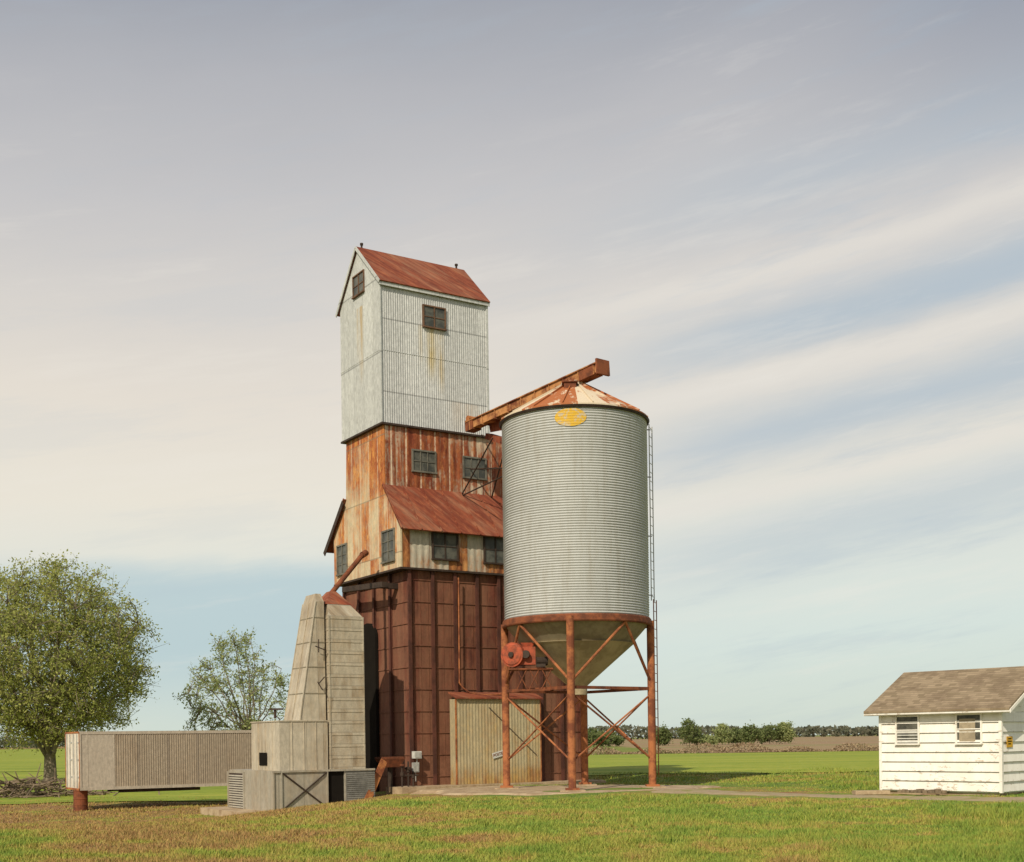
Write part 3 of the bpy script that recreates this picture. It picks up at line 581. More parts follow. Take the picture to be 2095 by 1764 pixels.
RH=thing('receiving_hopper','small dark red metal hopper at the foot of the elevator above the leaning plank','hopper',tuple(EM@Vector((-.6,0,.7))))
mb=MB(EM); mb.box(-1.0,-.1,-.35,.3,1.05,1.12); mb.hexa([(-.8,-.25,.75),(-.3,-.25,.75),(-.3,.2,.75),(-.8,.2,.75)],[(-1.0,-.35,1.05),(-.1,-.35,1.05),(-.1,.3,1.05),(-1.0,.3,1.05)]); mb.build('funnel',M['rust_pipe'],RH)
mb=MB(EM); mb.tube((-.55,0,-.1),(-.55,0,.78),.09,n=10); mb.build('stem',M['dark_steel'],RH)
PP=thing('pump_pipework','dark valve pipework standing beside the leaning orange plank','pipework',tuple(EM@Vector((-.2,-.55,0))))
mb=MB(EM)
for a,h in ((-.35,.75),(-.1,.95),(.1,.6)):
    mb.tube((a,-.55,-.2),(a,-.55,h),.035,n=8); mb.tube((a,-.55,h*.6),(a,-.55,h*.6+.12),.07,n=10)
mb.tube((-.35,-.55,.45),(.3,-.55,.45),.03,n=8); mb.tube((-.1,-.7,.7),(-.1,-.4,.7),.06,n=10); mb.build('pipe',M['dark_steel'],PP)
mb=MB(EM); mb.tube((-.35,-.6,.8),(-.35,-.6,.86),.1,n=12); mb.build('valve_wheel',M['rust_pipe'],PP)
for (x0,y0,x1,y1,lab) in ((845,1537,860,1552,'upper small white meter box mounted on the rusty elevator wall'),(845,1560,855,1580,'lower grey switch box mounted on the rusty elevator wall')):
    p0=L(x0,y1,-.02); p1=L(x1,y0,-.02)
    T_=thing('electric_box',lab,'electric box',tuple(EM@p0))
    mb=MB(EM); mb.box(p0.x,p1.x,-.12,.07,p0.z,p1.z); mb.build('case',M['white_box'] if y0<1550 else M['galv'],T_)
    mb=MB(EM); mb.box(p0.x+.03,p1.x-.03,-.135,-.12,p0.z+.03,p1.z-.03); mb.build('cover',M['galv'],T_)
    mb=MB(EM); mb.tube(((p0.x+p1.x)/2,-.03,p0.z-.35),((p0.x+p1.x)/2,-.03,p0.z),.018,n=6); mb.build('conduit',M['galv'],T_)
# ---------------------------------------------------------------- trailer
TO=at(163,1557,50.0); TO.z=0; TM=Matrix.Translation(TO)@Matrix.Rotation(ANG,4,'Z')
TR=thing('box_trailer','long weathered beige box trailer with white rear doors resting on a rusty drum','trailer',(TO.x,TO.y,-.86))
z0,z1=-.13,2.22; LN=10.5
mb=MB(TM); mb.box(.05,LN,0,2.42,z0+.06,z1)
ftr=Face('long',0.0,TM); u=1.4
while u<LN: ftr.box(mb,u,u+.035,0,.016,z0+.1,z1-.08); u+=.095
mb.build('body',M['trailer'],TR)
mb=MB(TM); ftr.box(mb,.06,1.35,.0,.012,z0+.12,z1-.1); ftr.box(mb,.3,.32,.01,.02,z0+.12,z1-.1); mb.build('smooth_panel',M['trailer_plain'],TR)
mb=MB(TM); ftr.box(mb,.0,LN,.0,.03,z1-.1,z1+.02); ftr.box(mb,.0,LN,.0,.03,z0,z0+.12); ftr.box(mb,0,.06,0,.035,z0,z1); ftr.box(mb,1.35,1.38,0,.02,z0,z1); mb.box(0,LN,0,2.42,z0,z0+.05); mb.build('side_rail',M['trailer_plain'],TR)
for s in (0,1):
    mb=MB(TM); y0_=.06+s*1.18; mb.box(0.0,.05,y0_,y0_+1.13,z0+.08,z1-.05)
    dr=mb.build('rear_door',M['trailer_door'],TR)
    mb=MB(TM)
    for yy in (.3,.85): mb.tube((-.03,y0_+yy,z0+.1),(-.03,y0_+yy,z1-.08),.018,n=6)
    for zz in (.5,1.2,1.9): mb.box(-.02,0,y0_+.02,y0_+.25,z0+zz,z0+zz+.06)
    mb.build('lock_bar',M['galv'],dr)
mb=MB(TM); mb.box(-.02,.06,0,2.42,z0,z0+.08); mb.box(-.02,.06,0,2.42,z1-.05,z1+.02); mb.box(-.02,.06,0,.06,z0,z1); mb.box(-.02,.06,2.36,2.42,z0,z1); mb.build('rear_frame',M['orange_rust'],TR)
mb=MB(TM); mb.box(1.6,5.0,.25,.35,z0-.14,z0-.02); mb.box(1.6,5.0,2.0,2.1,z0-.14,z0-.02)
for k in range(6): mb.box(1.7+.6*k,1.78+.6*k,.2,2.2,z0-.08,z0)
mb.build('underframe',M['dark_steel'],TR)
for yy in (.5,1.9):
    mb=MB(TM); mb.box(8.2,8.35,yy-.08,yy+.08,-.95,z0); mb.box(8.0,8.55,yy-.25,yy+.25,-.95,-.85); mb.build('landing_leg',M['dark_steel'],TR)
bp=TM@Vector((.12,.45,0)); bz=gz(bp.x,bp.y)
BR=thing('steel_drum','upright rusty steel drum holding up the rear corner of the trailer','drum',(bp.x,bp.y,bz))
mb=MB(); pf=[(.28,0),(.29,0),(.29,.03),(.28,.05),(.28,.24),(.295,.26),(.28,.28),(.28,.46),(.295,.48),(.28,.5),(.28,z0-bz-.04),(.29,z0-bz-.02),(.29,z0-bz-.004)]
mb.lathe((bp.x,bp.y,bz),pf,24,True,True); mb.build('shell',M['rust_pipe'],BR)
# ---------------------------------------------------------------- white house
HC=Vector((13.4,34.2,0)); HA=R(-47.4); HM=Matrix.Translation(HC)@Matrix.Rotation(HA,4,'Z')
HS=thing('white_house','small white clapboard building with peeling paint and a brown grey shingle roof','building',(HC.x,HC.y,0))
n=NT('peeling_paint'); p=n.pos(HC,HA); x,y,z=n.sep(p); uu=n.m('ADD',x,y)
a=n.noise(n.comb(n.m('MULTIPLY',uu,2.6),0.0,n.m('MULTIPLY',z,7.0)),1.5,7,.78); b2=n.noise(n.comb(uu,4.0,z),.9,3,.5); low=n.ss(z,.1,1.7,.035,0.0)
fz=n.m('FRACT',n.m('DIVIDE',n.m('SUBTRACT',z,.06),.275)); edge=n.ss(fz,.0,.22,.035,0.0)
f=n.ss(n.m('ADD',n.m('ADD',n.m('ADD',n.m('MULTIPLY',a,.7),n.m('MULTIPLY',b2,.3)),low),edge),.588,.605); dirt=n.noise(n.comb(n.m('MULTIPLY',uu,2.0),1.0,n.m('MULTIPLY',z,.8)),1.5,6,.7); 
c=n.mix(n.ss(dirt,.38,.62,0,.45),(.82,.80,.74),(.64,.60,.52)); c=n.mix(f,c,n.mix(dirt,(.60,.52,.42),(.40,.35,.29))); n.bump(a,.3,.01); M['paint']=n.done(c,.75)
n=NT('shingles'); p=n.pos(HC,HA); x,y,z=n.sep(p)
row=n.m('FLOOR',n.m('DIVIDE',y,.11)); cl=n.m('FLOOR',n.m('ADD',n.m('DIVIDE',x,.22),n.m('MULTIPLY',row,.37))); w=n.wn(n.m('ADD',n.m('MULTIPLY',row,31.7),cl)); ff=n.noise(p,18.0,4,.7); bg=n.noise(p,1.4,6,.7)
c=n.mix(w,(.21,.16,.10),(.33,.255,.17)); c=n.mix(n.ss(bg,.45,.65,0,.6),c,(.155,.11,.07)); fr=n.m('FRACT',n.m('DIVIDE',y,.11)); c=n.mix(n.m('MULTIPLY',n.m('LESS_THAN',fr,.16),.5),c,(.08,.065,.05)); n.bump(ff,.5,.02); M['shingle']=n.done(c,.9)
HL,HD,HH=3.66,3.9,2.26
def lap(mb,kind,c,u0,u1,z0,z1,n_):
    h=(z1-z0)/n_
    for i in range(n_):
        a,b=z0+i*h,z0+(i+1)*h-.012; wb=.055; wt=.006
        if kind=='long': mb.hexa([(u0,c-wb,a),(u1,c-wb,a),(u1,c+.01,a),(u0,c+.01,a)],[(u0,c-wt,b),(u1,c-wt,b),(u1,c+.01,b),(u0,c+.01,b)])
        elif kind=='right': mb.hexa([(c-.01,u0,a),(c+wb,u0,a),(c+wb,u1,a),(c-.01,u1,a)],[(c-.01,u0,b),(c+wt,u0,b),(c+wt,u1,b),(c-.01,u1,b)])
        elif kind=='back': mb.hexa([(u0,c-.01,a),(u1,c-.01,a),(u1,c+wb,a),(u0,c+wb,a)],[(u0,c-.01,b),(u1,c-.01,b),(u1,c+wt,b),(u0,c+wt,b)])
        else: mb.hexa([(c-wb,u0,a),(c+.01,u0,a),(c+.01,u1,a),(c-wb,u1,a)],[(c-wt,u0,b),(c+.01,u0,b),(c+.01,u1,b),(c-wt,u1,b)])
mb=MB(HM); mb.box(-HL+.02,-.02,.02,HD-.02,0.02,HH)
for k,c,u0,u1 in (('long',0.0,-HL,0.0),('right',0.0,0.0,HD),('back',HD,-HL,0.0),('left',-HL,0.0,HD)): lap(mb,k,c,u0,u1,.06,HH,8)
rz_=3.52; OV=.42; yr=HD/2; OL=.36
for xx in (-HL,-.05):
    mb.prism([(xx,0,HH),(xx,HD,HH),(xx,yr,rz_-.1)],[(xx+.05,0,HH),(xx+.05,HD,HH),(xx+.05,yr,rz_-.1)])
mb.build('wall',M['paint'],HS)
for (x,y) in ((-HL-.05,-.05),(-.03,-.06),(-.04,HD-.03),(-HL-.05,HD-.03)):
    mb=MB(HM); mb.box(x,x+.085,y,y+.085,.03,HH); mb.build('corner_board',M['paint'],HS)
mb=MB(HM); mb.box(-HL+.05,-.05,.05,HD-.05,-.3,.06)
mb.build('foundation',M['concrete'],HS)
def hroof(y0,z0,y1,z1,th):
    mb=MB(HM); mb.prism([(-HL-OL,y0,z0),(-HL-OL,y1,z1),(-HL-OL,y1,z1+th),(-HL-OL,y0,z0+th)],[(OV,y0,z0),(OV,y1,z1),(OV,y1,z1+th),(OV,y0,z0+th)]); return mb
hroof(-.36,2.30,yr,rz_,.06).build('roof',M['shingle'],HS); hroof(HD+.36,2.30,yr,rz_,.06).build('roof',M['shingle'],HS)
mb=MB(HM); mb.box(-HL-OL,OV,-.345,-.31,2.25,2.31); mb.box(-HL-OL+.02,OV-.02,-.31,0,2.23,2.26); mb.build('fascia',M['paint'],HS)
mb=MB(HM); mb.box(-HL-OL,OV,HD+.31,HD+.345,2.23,2.31); mb.build('fascia',M['paint'],HS)
for xx in (-HL-OL-.02,OV):
    mb=MB(HM)
    for (ya,yb) in ((-.32,yr),(HD+.32,yr)): mb.prism([(xx,ya,2.22),(xx,yb,rz_-.1),(xx,yb,rz_+.0),(xx,ya,2.32)],[(xx+.02,ya,2.22),(xx+.02,yb,rz_-.1),(xx+.02,yb,rz_+.0),(xx+.02,ya,2.32)])
    mb.build('rake_board',M['paint'],HS)
mb=MB(HM); mb.tube((.0,yr,rz_),(.0,yr,rz_+.34),.04); mb.tube((.0,yr,rz_+.34),(.0,yr,rz_+.42),.10); mb.build('vent_pipe',M['galv'],HS)
hx=Vector((math.cos(HA),math.sin(HA),0)); M['shade']=plain('window_shade',(.36,.30,.21),.8,0,.25,3.0); M['hglass']=plain('house_glass',(.05,.05,.042),.3,0,.4,2.5,(.13,.125,.10))
for (x0,y0,x1,y1,bl) in ((1837,1467,1880,1521,.5),(1960,1463,2008,1520,.95)):
    u0,_=solve(x0,1490,HC,hx); u1,_=solve(x1,1490,HC,hx); _,zt_=solve((x0+x1)/2,y0,HC,hx); _,zb=solve((x0+x1)/2,y1,HC,hx)
    fh=Face('long',-.03,HM); wv=window(HS,fh,u0,u1,zb,zt_,1,2,M['paint'],M['hglass'],.045)
    mb=MB(HM); hgt=(zt_-zb)
    if bl<.6:
        for k in range(4): z=zb+.03+k*hgt*.125; fh.box(mb,u0+.01,u1-.01,.017,.028,z,z+.03)
        mb.build('blind',M['white_box'],wv)
    else:
        fh.box(mb,u0+.06,u1-.16,.016,.022,zb+.02,zt_-.1); mb.build('shade',M['shade'],wv)
P=HM@Vector((.06,.42,1.55)); YS=thing('warning_sign','small yellow notice fixed to the right wall of the white clapboard building','sign',tuple(P))
mb=MB(HM); mb.box(.058,.068,.22,.56,1.28,1.58); mb.build('board',M['yellow'],YS)
mb=MB(HM); mb.box(.069,.071,.30,.48,1.50,1.53); mb.box(.069,.071,.28,.50,1.43,1.46); mb.box(.069,.071,.30,.45,1.36,1.39); mb.build('marking',M['black'],YS)
mb=MB(HM)
for k in range(14): mb.box(-2.9+.1*k+random.uniform(-.04,.04),-2.78+.1*k,-.35+random.uniform(-.1,.1),-.2+random.uniform(-.05,.1),.0,.05+random.uniform(0,.07))
tag(mb.build('rubble',M['wood'],None,origin=(11.6,35.8,0)),'low scatter of broken bricks and boards at the foot of the white building','rubble',kind='stuff')
mb=MB(); q=at(1782,1628,36.2); mb.box(q.x-.5,q.x+.5,q.y-.2,q.y+.2,-.05,.06); tag(mb.build('stone_slab',M['concrete'],None,origin=(q.x,q.y,0)),'low flat concrete slab in the grass left of the white building','slab')
# ---------------------------------------------------------------- vegetation
def leafmat(name,cols,lo=.5):
    n=NT(name); gi=n.n('ShaderNodeNewGeometry'); rp=gi.outputs['Random Per Island']; p=n.pos(); a=n.noise(p,.45,3,.6)
    f=n.m('ADD',n.m('MULTIPLY',rp,.5),n.m('MULTIPLY',a,.5)); c=n.ramp(f,[(.3,cols[0]),(.5,cols[1]),(.7,cols[2])])
    n.put(n.b.inputs['Base Color'],c); n.b.inputs['Roughness'].default_value=.7
    tr=n.n('ShaderNodeBsdfTranslucent'); n.put(tr.inputs[0],c); mx=n.n('ShaderNodeMixShader'); mx.inputs[0].default_value=lo
    n.t.links.new(n.b.outputs[0],mx.inputs[1]); n.t.links.new(tr.outputs[0],mx.inputs[2]); n.t.links.new(mx.outputs[0],n.out.inputs[0]); return n.mat
M['leaf_big']=leafmat('spring_leaf',((.27,.31,.08),(.38,.41,.11),(.48,.47,.15)))
M['leaf_thin']=leafmat('thin_leaf',((.26,.32,.12),(.36,.41,.17),(.44,.47,.2)))
M['leaf_dark']=leafmat('hedge_leaf',((.13,.18,.06),(.19,.24,.08),(.25,.28,.11)))
M['leaf_far']=leafmat('far_leaf',((.14,.155,.10),(.18,.19,.125),(.22,.21,.145)))
M['twig_dry']=leafmat('dry_brush',((.22,.15,.09),(.28,.20,.12),(.34,.26,.16)),.1)
M['bark']=plain('bark',(.20,.165,.12),.9,0,.4,1.0)
def cards(C,size):
    n=len(C); a=rng.normal(size=(n,3)); a/=np.linalg.norm(a,axis=1)[:,None]; b=rng.normal(size=(n,3)); b-=a*(a*b).sum(1)[:,None]; b/=np.linalg.norm(b,axis=1)[:,None]
    s=(size*(.6+.8*rng.random(n)))[:,None]
    V=np.stack([C-a*s,C-b*s*.55,C+a*s,C+b*s*.55],1); return V.reshape(-1,3)
def tree(name,label,base,H,cc,cr,th,tr,nl,nt,lpt,ls,lm,seed,group=None,twr=.02,elo=-.15,sp=.3,tipb=.4,limb=.5,zlow=.55,dlow=-.45,point=0.0,lobe=1.0):
    global rng
    rng=np.random.default_rng(seed); rnd=random.Random(seed); base=Vector(base)
    T_=thing(name,label,'tree',tuple(base),group)
    fork=base+Vector((0,0,th)); C=base+Vector(cc); mb=MB()
    mb.tube(base-Vector((0,0,.3)),base+Vector((0,0,th*.15)),tr*1.45,tr*1.05,10,False); mb.tube(base+Vector((0,0,th*.15)),fork,tr*1.05,tr*.85,10,False)
    limbs=[]
    for i in range(nl):
        az=2*PI*(i*.618)+rnd.uniform(-.3,.3); el=(i+.5)/nl; el=elo+ (1.45-elo)*el**.9
        d=Vector((math.cos(az)*math.cos(el),math.sin(az)*math.cos(el),math.sin(el)))
        tgt=C+Vector((d.x*cr[0],d.y*cr[1],d.z*cr[2]))*rnd.uniform(.68,.86)
        st=fork+Vector((0,0,rnd.uniform(-.35*th,.12*H))); ds=(tgt-st).length
        ctrl=st+Vector((d.x*.35,d.y*.35,.45))*ds*.7
        pts=[]
        for k in range(9):
            t=k/8; pts.append(st*(1-t)**2+ctrl*2*t*(1-t)+tgt*t*t+Vector((rnd.uniform(-1,1),rnd.uniform(-1,1),rnd.uniform(-1,1)))*.02*ds*(t>0))
        for k in range(8):
            r0=tr*limb*(1-k/8.5)+.015; r1=tr*limb*(1-(k+1)/8.5)+.015; mb.tube(pts[k],pts[k+1],r0,r1,6,False)
        limbs.append(pts)
    mb.tube(fork,fork+Vector((0,0,.12*H)),tr*.8,tr*.4,8,False)
    allp=[(p,k) for l in limbs for k,p in enumerate(l) if k>=2]; AP=np.array([tuple(p) for p,k in allp])
    Cs=[]; lob=[(Vector((rnd.gauss(0,1),rnd.gauss(0,1),rnd.gauss(0,1))).normalized(),rnd.uniform(.04,.12)*lobe) for _ in range(14)]
    for j in range(nt):
        while True:
            d=Vector((rnd.gauss(0,1),rnd.gauss(0,1),rnd.gauss(0,1))).normalized()
            if d.z>dlow: break
        sc=.88
        for ld,am in lob:
            dt=d.dot(ld)
            if dt>.75: sc+=am*(dt-.75)*4
        rr=(tipb+(1-tipb)*rnd.random()**.6)*min(sc,1.03)
        nar=1-point*max(0,d.z*rr)
        tip=C+Vector((d.x*cr[0]*nar,d.y*cr[1]*nar,d.z*cr[2]))*rr
        if tip.z<base.z+th*zlow: tip.z=base.z+th*zlow+rnd.random()*1.5
        dd=np.linalg.norm(AP-np.array(tip),axis=1)*(1+.5*(AP[:,2]>tip.z)); i=int(dd.argmin()); q=allp[i][0]
        ln=(tip-q).length; mid=q.lerp(tip,.5)+Vector((rnd.uniform(-.1,.1),rnd.uniform(-.1,.1),rnd.uniform(.0,.2)))*ln
        r=twr*(1+ln*.3); mb.tube(q,mid,r*1.4,r,4,False); mb.tube(mid,tip,r,r*.5,4,False)
        for k in range(3):
            t_=rnd.uniform(.3,1); s_=mid.lerp(tip,t_); e_=s_+Vector((rnd.gauss(0,1),rnd.gauss(0,1),rnd.gauss(.4,.8)))*sp*1.5; mb.tube(s_,e_,r*.5,r*.25,3,False)
            for _ in range(int(lpt/6)): Cs.append(tuple(s_.lerp(e_,rnd.random())+Vector((rnd.gauss(0,1),rnd.gauss(0,1),rnd.gauss(0,1)))*sp*.5))
        for k in range(int(lpt/2)):
            t_=rnd.random(); pp=q.lerp(mid,.4+.6*t_*2) if t_<.3 else mid.lerp(tip,(t_-.3)/.65)
            Cs.append(tuple(pp+Vector((rnd.gauss(0,1),rnd.gauss(0,1),rnd.gauss(0,.8)))*sp))
    mb.build('trunk',M['bark'],T_,recalc=False)
    np_obj('crown',cards(np.array(Cs),ls),4,lm,T_)
    return T_
b=at(103,1600,88); b.z=gz(b.x,b.y)
tree('broadleaf_tree','large spreading spring green tree at the left edge behind the trailer',b,16,(-.1,0,8.6),(8.3,7.6,7.9),2.1,.44,32,1500,50,.092,M['leaf_big'],3,twr=.018,sp=.36,limb=.34,elo=-.45,dlow=-.9,tipb=.3,zlow=.6,lobe=.8)
b=at(508,1585,100); b.z=gz(b.x,b.y)
tree('broadleaf_tree','smaller thin leaved tree behind the middle of the trailer',b,11.5,(-.9,0,6.2),(5.2,4.6,5.6),2.0,.18,20,320,24,.10,M['leaf_thin'],8,twr=.02,sp=.27,limb=.4,elo=-.35,dlow=-.8,zlow=1.0,point=.4)
hed=[(1215,1520,230,3.3,2.9,'short bushy tree at the field edge just right of the elevator'),(1246,1522,236,2.4,2.8,'low dark shrub beside the bushy tree seen between the bin legs'),(1356,1524,232,3.6,1.6,'narrow small tree behind the foot of the bin ladder'),
(1411,1524,228,4.6,2.4,'tallest rounded field tree to the right of the bin'),(1478,1525,235,4.0,1.9,'pointed small tree, first of the cluster in the far field'),(1508,1526,240,3.3,2.4,'low rounded tree in the middle of the far field cluster'),
(1537,1526,232,4.0,2.2,'dark green tree in the middle of the far field cluster'),(1575,1526,236,3.9,2.8,'broad green tree near the right end of the far field cluster'),(1606,1526,236,4.3,1.9,'pale thin tree at the right end of the far field cluster'),
(1440,1527,230,1.6,2.6,'lowest scrubby bush between the tallest field tree and the cluster')]
for i,(px,py,Y,h,w_,lab) in enumerate(hed):
    b=at(px,py,Y); b.z=gz(b.x,b.y)
    tree('small_tree',lab,b,h,(0,0,h*.46),(w_,w_,h*.56),h*.08,.08,7,100,24,.19,M['leaf_dark'] if i not in (8,4,9) else M['leaf_thin'],20+i,'small trees across the far field',twr=.012,sp=.3,dlow=-.8,zlow=.5,point=.3)
rng=np.random.default_rng(11)
N_=24000; X=rng.uniform(-700,900,N_); Y=950+rng.uniform(-20,20,N_)
hh=8.2+1.4*np.sin(X*.021)+.8*np.sin(X*.083+1)+.6*np.sin(X*.31); Z=hh*rng.random(N_)**.7
o=np_obj('far_treeline',cards(np.stack([X,Y,Z],1),1.7),4,M['leaf_far'],origin=(0,950,0)); tag(o,'hazy band of distant woods along the horizon','woods',kind='stuff')
N_=18000; X=rng.uniform(-12,80,N_); Y=124+rng.normal(0,1.2,N_)+2*np.sin(X*.1); hh=.6+.3*np.sin(X*.37)+.25*np.sin(X*1.3+2); Z=g(X,Y)+np.maximum(hh,.15)*rng.random(N_)
o=np_obj('dry_brush',cards(np.stack([X,Y,Z],1),.11),4,M['twig_dry'],origin=(0,124,0)); tag(o,'strip of dry brown brush along the back edge of the green field','brush',kind='stuff')
q=at(50,1616,64); q.z=gz(q.x,q.y)
mb=MB()
rb=random.Random(4)
for k in range(380):
    x=q.x+rb.gauss(0,1.9); y=q.y+rb.gauss(0,.8); z=gz(x,y)+rb.random()*.95*math.exp(-((x-q.x)/2.6)**2); d_=Vector((rb.gauss(0,1),rb.gauss(0,1),rb.gauss(0,.3))).normalized()*rb.uniform(.4,1.4); mb.tube((x,y,z),Vector((x,y,z))+d_,.045,.02,5)
tag(mb.build('brush_pile',M['wood'],None,origin=tuple(q),recalc=False),'tangled heap of dead branches below the large tree left of the trailer','brush pile',kind='stuff')
rng=np.random.default_rng(5)
N_=360000; t=rng.random(N_); Y=1/(1/15.5+(1/60-1/15.5)*t**.85); X=Y*rng.uniform(-.45,.45,N_)
trd=np.full(N_,99.0)
for (p,q_) in zip(TRK[:-1],TRK[1:]):
    dx_,dy_=q_[0]-p[0],q_[1]-p[1]; L2=dx_*dx_+dy_*dy_; s=np.clip(((X-p[0])*dx_+(Y-p[1])*dy_)/L2,0,1)
    trd=np.minimum(trd,np.hypot(X-p[0]-s*dx_,Y-p[1]-s*dy_))
trd=np.minimum(trd,2.5*(np.sqrt(((X-c0[0])/4.4)**2+((Y-c0[1])/2.9)**2)-1)+1.1)
def inside(X,Y):
    dx=X-O.x; dy=Y-O.y; a=dx*e2.x+dy*e2.y; tt=dx*e1.x+dy*e1.y
    k=(a>-.7)&(a<8.4)&(tt>-1.1)&(tt<5.9)
    k|=(a>-6.2)&(a<-1.2)&(tt>-1.2)&(tt<4.0)
    hx_=math.cos(HA)*(X-HC.x)+math.sin(HA)*(Y-HC.y); hy_=-math.sin(HA)*(X-HC.x)+math.cos(HA)*(Y-HC.y)
    k|=(hx_>-HL-.05)&(hx_<.05)&(hy_>-.05)&(hy_<HD)
    return k
keep=(~inside(X,Y))&(trd>.95+.35*rng.random(N_)); X=X[keep];Y=Y[keep];trd=trd[keep]; n_=len(X)
cl=.5+.5*np.sin(X*1.9+2*np.sin(Y*.8))*np.sin(Y*1.3+1.7*np.sin(X*.6+1)); cl2=.5+.5*np.sin(X*.5+Y*.35)*np.sin(Y*.42-X*.2)
tall=np.clip((X/Y+.02)*3,0,1)*np.clip(cl*cl2*2.2-.4,0,1)
cl3=np.clip(np.sin(X*5.1+3*np.sin(Y*2.3))*np.sin(Y*4.3+2*np.sin(X*2.9)),0,1)
h=(.03+.055*rng.random(n_)*(.4+cl)+.08*cl3*rng.random(n_)+.18*tall*rng.random(n_))*np.clip((trd-.9)/3.2,.15,1); wd=(.0035+.00035*Y)*(.7+.6*rng.random(n_))
ang=rng.uniform(0,2*PI,n_); lean=rng.normal(0,.45,(n_,2))*h[:,None]
Z=g(X,Y)-.01; P0=np.stack([X-np.cos(ang)*wd,Y-np.sin(ang)*wd,Z],1); P1=np.stack([X+np.cos(ang)*wd,Y+np.sin(ang)*wd,Z],1); P2=np.stack([X+lean[:,0],Y+lean[:,1],Z+h],1)
o=np_obj('grass',np.stack([P0,P1,P2],1).reshape(-1,3),3,M['blade'],origin=(0,25,0)); tag(o,'patchy green and dry brown grass covering the foreground','grass',kind='stuff')
# ---------------------------------------------------------------- light
SAZ=Vector((-.43,-.90,0)).normalized(); EL_=R(38)
sd=Vector((SAZ.x*math.cos(EL_),SAZ.y*math.cos(EL_),math.sin(EL_)))
sun=bpy.data.lights.new('sun','SUN'); sun.energy=4.2; sun.angle=R(.5); sun.color=(1,.89,.71)
so=bpy.data.objects.new('sun',sun); COL.objects.link(so); so.rotation_euler=sd.to_track_quat('Z','Y').to_euler(); so.location=(-20,-20,40)
wd_=bpy.data.worlds.new('World'); scene.world=wd_; wd_.use_nodes=True; wt=wd_.node_tree; wt.nodes.clear(); n=NT('w',wt)
out=n.n('ShaderNodeOutputWorld'); bg=n.n('ShaderNodeBackground'); wt.links.new(bg.outputs[0],out.inputs[0]); bg.inputs[1].default_value=.1
sky=n.n('ShaderNodeTexSky',sky_type='NISHITA'); sky.sun_disc=False; sky.sun_elevation=EL_; sky.sun_rotation=math.atan2(sd.x,sd.y); sky.dust_density=3
tc=n.n('ShaderNodeTexCoord'); x,y,z=n.sep(tc.outputs['Generated']); U=n.m('ARCTAN2',x,y); V=n.m('ARCSINE',z)
UF=n.m('SINE',U)
Aq=n.m('SUBTRACT',V,n.m('MULTIPLY',UF,.17))
warp=n.noise(n.comb(n.m('MULTIPLY',U,2.5),n.m('MULTIPLY',Aq,6.0),1.0),1.0,5,.58)
wisp=n.noise(n.comb(n.m('MULTIPLY',U,3.5),n.m('MULTIPLY',Aq,26.0),3.0),1.0,8,.66)
wis2=n.noise(n.comb(n.m('MULTIPLY',U,9.0),n.m('MULTIPLY',Aq,60.0),8.0),1.0,6,.7)
Aw=n.m('ADD',Aq,n.m('ADD',n.m('MULTIPLY',n.m('SUBTRACT',warp,.5),.04),n.m('ADD',n.m('MULTIPLY',n.m('SUBTRACT',wisp,.5),.028),n.m('MULTIPLY',n.m('SUBTRACT',wis2,.5),.010))))
basec=n.ramp(n.m('MULTIPLY',n.m('ADD',n.m('SUBTRACT',V,n.m('MULTIPLY',UF,.04)),n.m('MULTIPLY',n.m('SUBTRACT',warp,.5),.06)),1.5),[(0.0,(.70,.78,.69)),(.10,(.71,.80,.75)),(.20,(.79,.81,.73)),(.30,(.88,.82,.70)),(.42,(.84,.77,.67)),(.52,(.73,.69,.64)),(.62,(.61,.595,.59)),(.72,(.50,.50,.52)),(.82,(.365,.385,.43))])
def gs(c,w):
    q=n.m('DIVIDE',n.m('SUBTRACT',Aw,c),w); return n.m('EXPONENT',n.m('MULTIPLY',n.m('MULTIPLY',q,q),-1.0))
right=n.m('MULTIPLY',n.ss(U,-.04,.24),n.ss(y,-.1,.3))
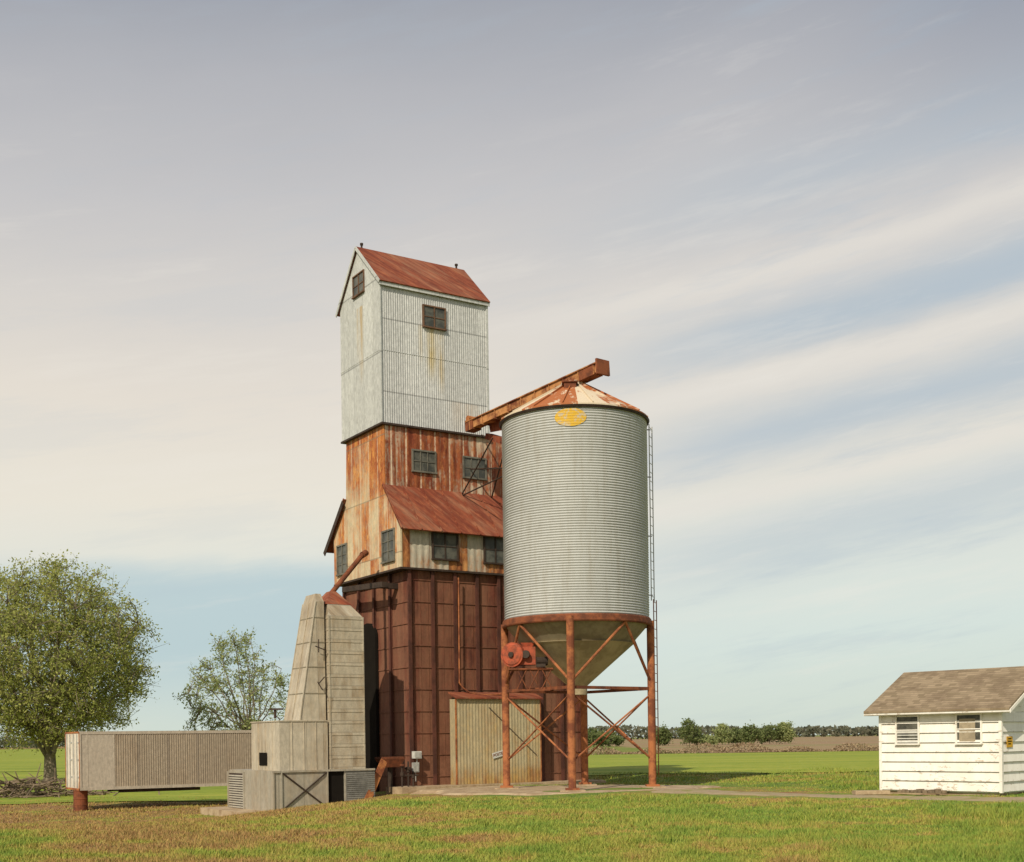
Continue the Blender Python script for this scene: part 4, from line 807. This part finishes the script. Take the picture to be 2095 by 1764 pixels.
gap=n.m('ADD',n.m('ADD',gs(.276,.021),n.m('MULTIPLY',gs(.202,.028),.95)),n.m('ADD',n.m('MULTIPLY',gs(.115,.028),.65),n.m('MULTIPLY',gs(.370,.028),.5)))
gap=n.m('MULTIPLY',gap,right,clamp=True)
brt=n.m('MULTIPLY',n.m('ADD',gs(.316,.011),n.m('ADD',n.m('MULTIPLY',gs(.241,.009),.9),n.m('MULTIPLY',gs(.155,.009),.8))),n.m('MULTIPLY',n.ss(U,-.08,.12),n.ss(y,-.1,.3)),clamp=True)
left=n.ss(U,.10,-.12); lowblue=n.m('MULTIPLY',n.m('MULTIPLY',n.ss(n.m('ADD',V,n.m('ADD',n.m('MULTIPLY',n.m('SUBTRACT',warp,.5),.06),n.m('MULTIPLY',n.m('SUBTRACT',wisp,.5),.05))),.15,.12),n.ss(V,.0,.08)),left)
sb=n.ss(wisp,.50,.66); sl=n.ss(wisp,.48,.34)
c=n.mix(n.m('MULTIPLY',gap,.75),basec,(.43,.53,.61)); c=n.mix(n.m('MULTIPLY',brt,.65),c,(.84,.79,.71)); c=n.mix(n.m('MULTIPLY',lowblue,.75),c,(.46,.61,.66))
c=n.mix(n.m('MULTIPLY',sb,n.m('ADD',.12,n.m('MULTIPLY',right,.14))),c,(.46,.55,.63)); c=n.mix(n.m('MULTIPLY',n.m('MULTIPLY',sl,.2),n.ss(V,.5,.35)),c,(.92,.86,.76))
c=n.mix(n.m('MULTIPLY',n.ss(wis2,.52,.70),n.m('MULTIPLY',right,.12)),c,(.92,.88,.80))
tr_=n.m('MULTIPLY',n.ss(U,.15,.45),n.ss(V,.38,.5)); c=n.mix(n.m('MULTIPLY',tr_,.45),c,(.20,.25,.34))
c10=n.n('ShaderNodeVectorMath',operation='SCALE'); n.put(c10.inputs[0],c); c10.inputs['Scale'].default_value=10.0
fin=n.mix(.9,sky.outputs[0],c10.outputs[0]); n.put(bg.inputs[0],fin)
scene.view_settings.view_transform='Standard'; scene.view_settings.look='None'; scene.view_settings.exposure=0
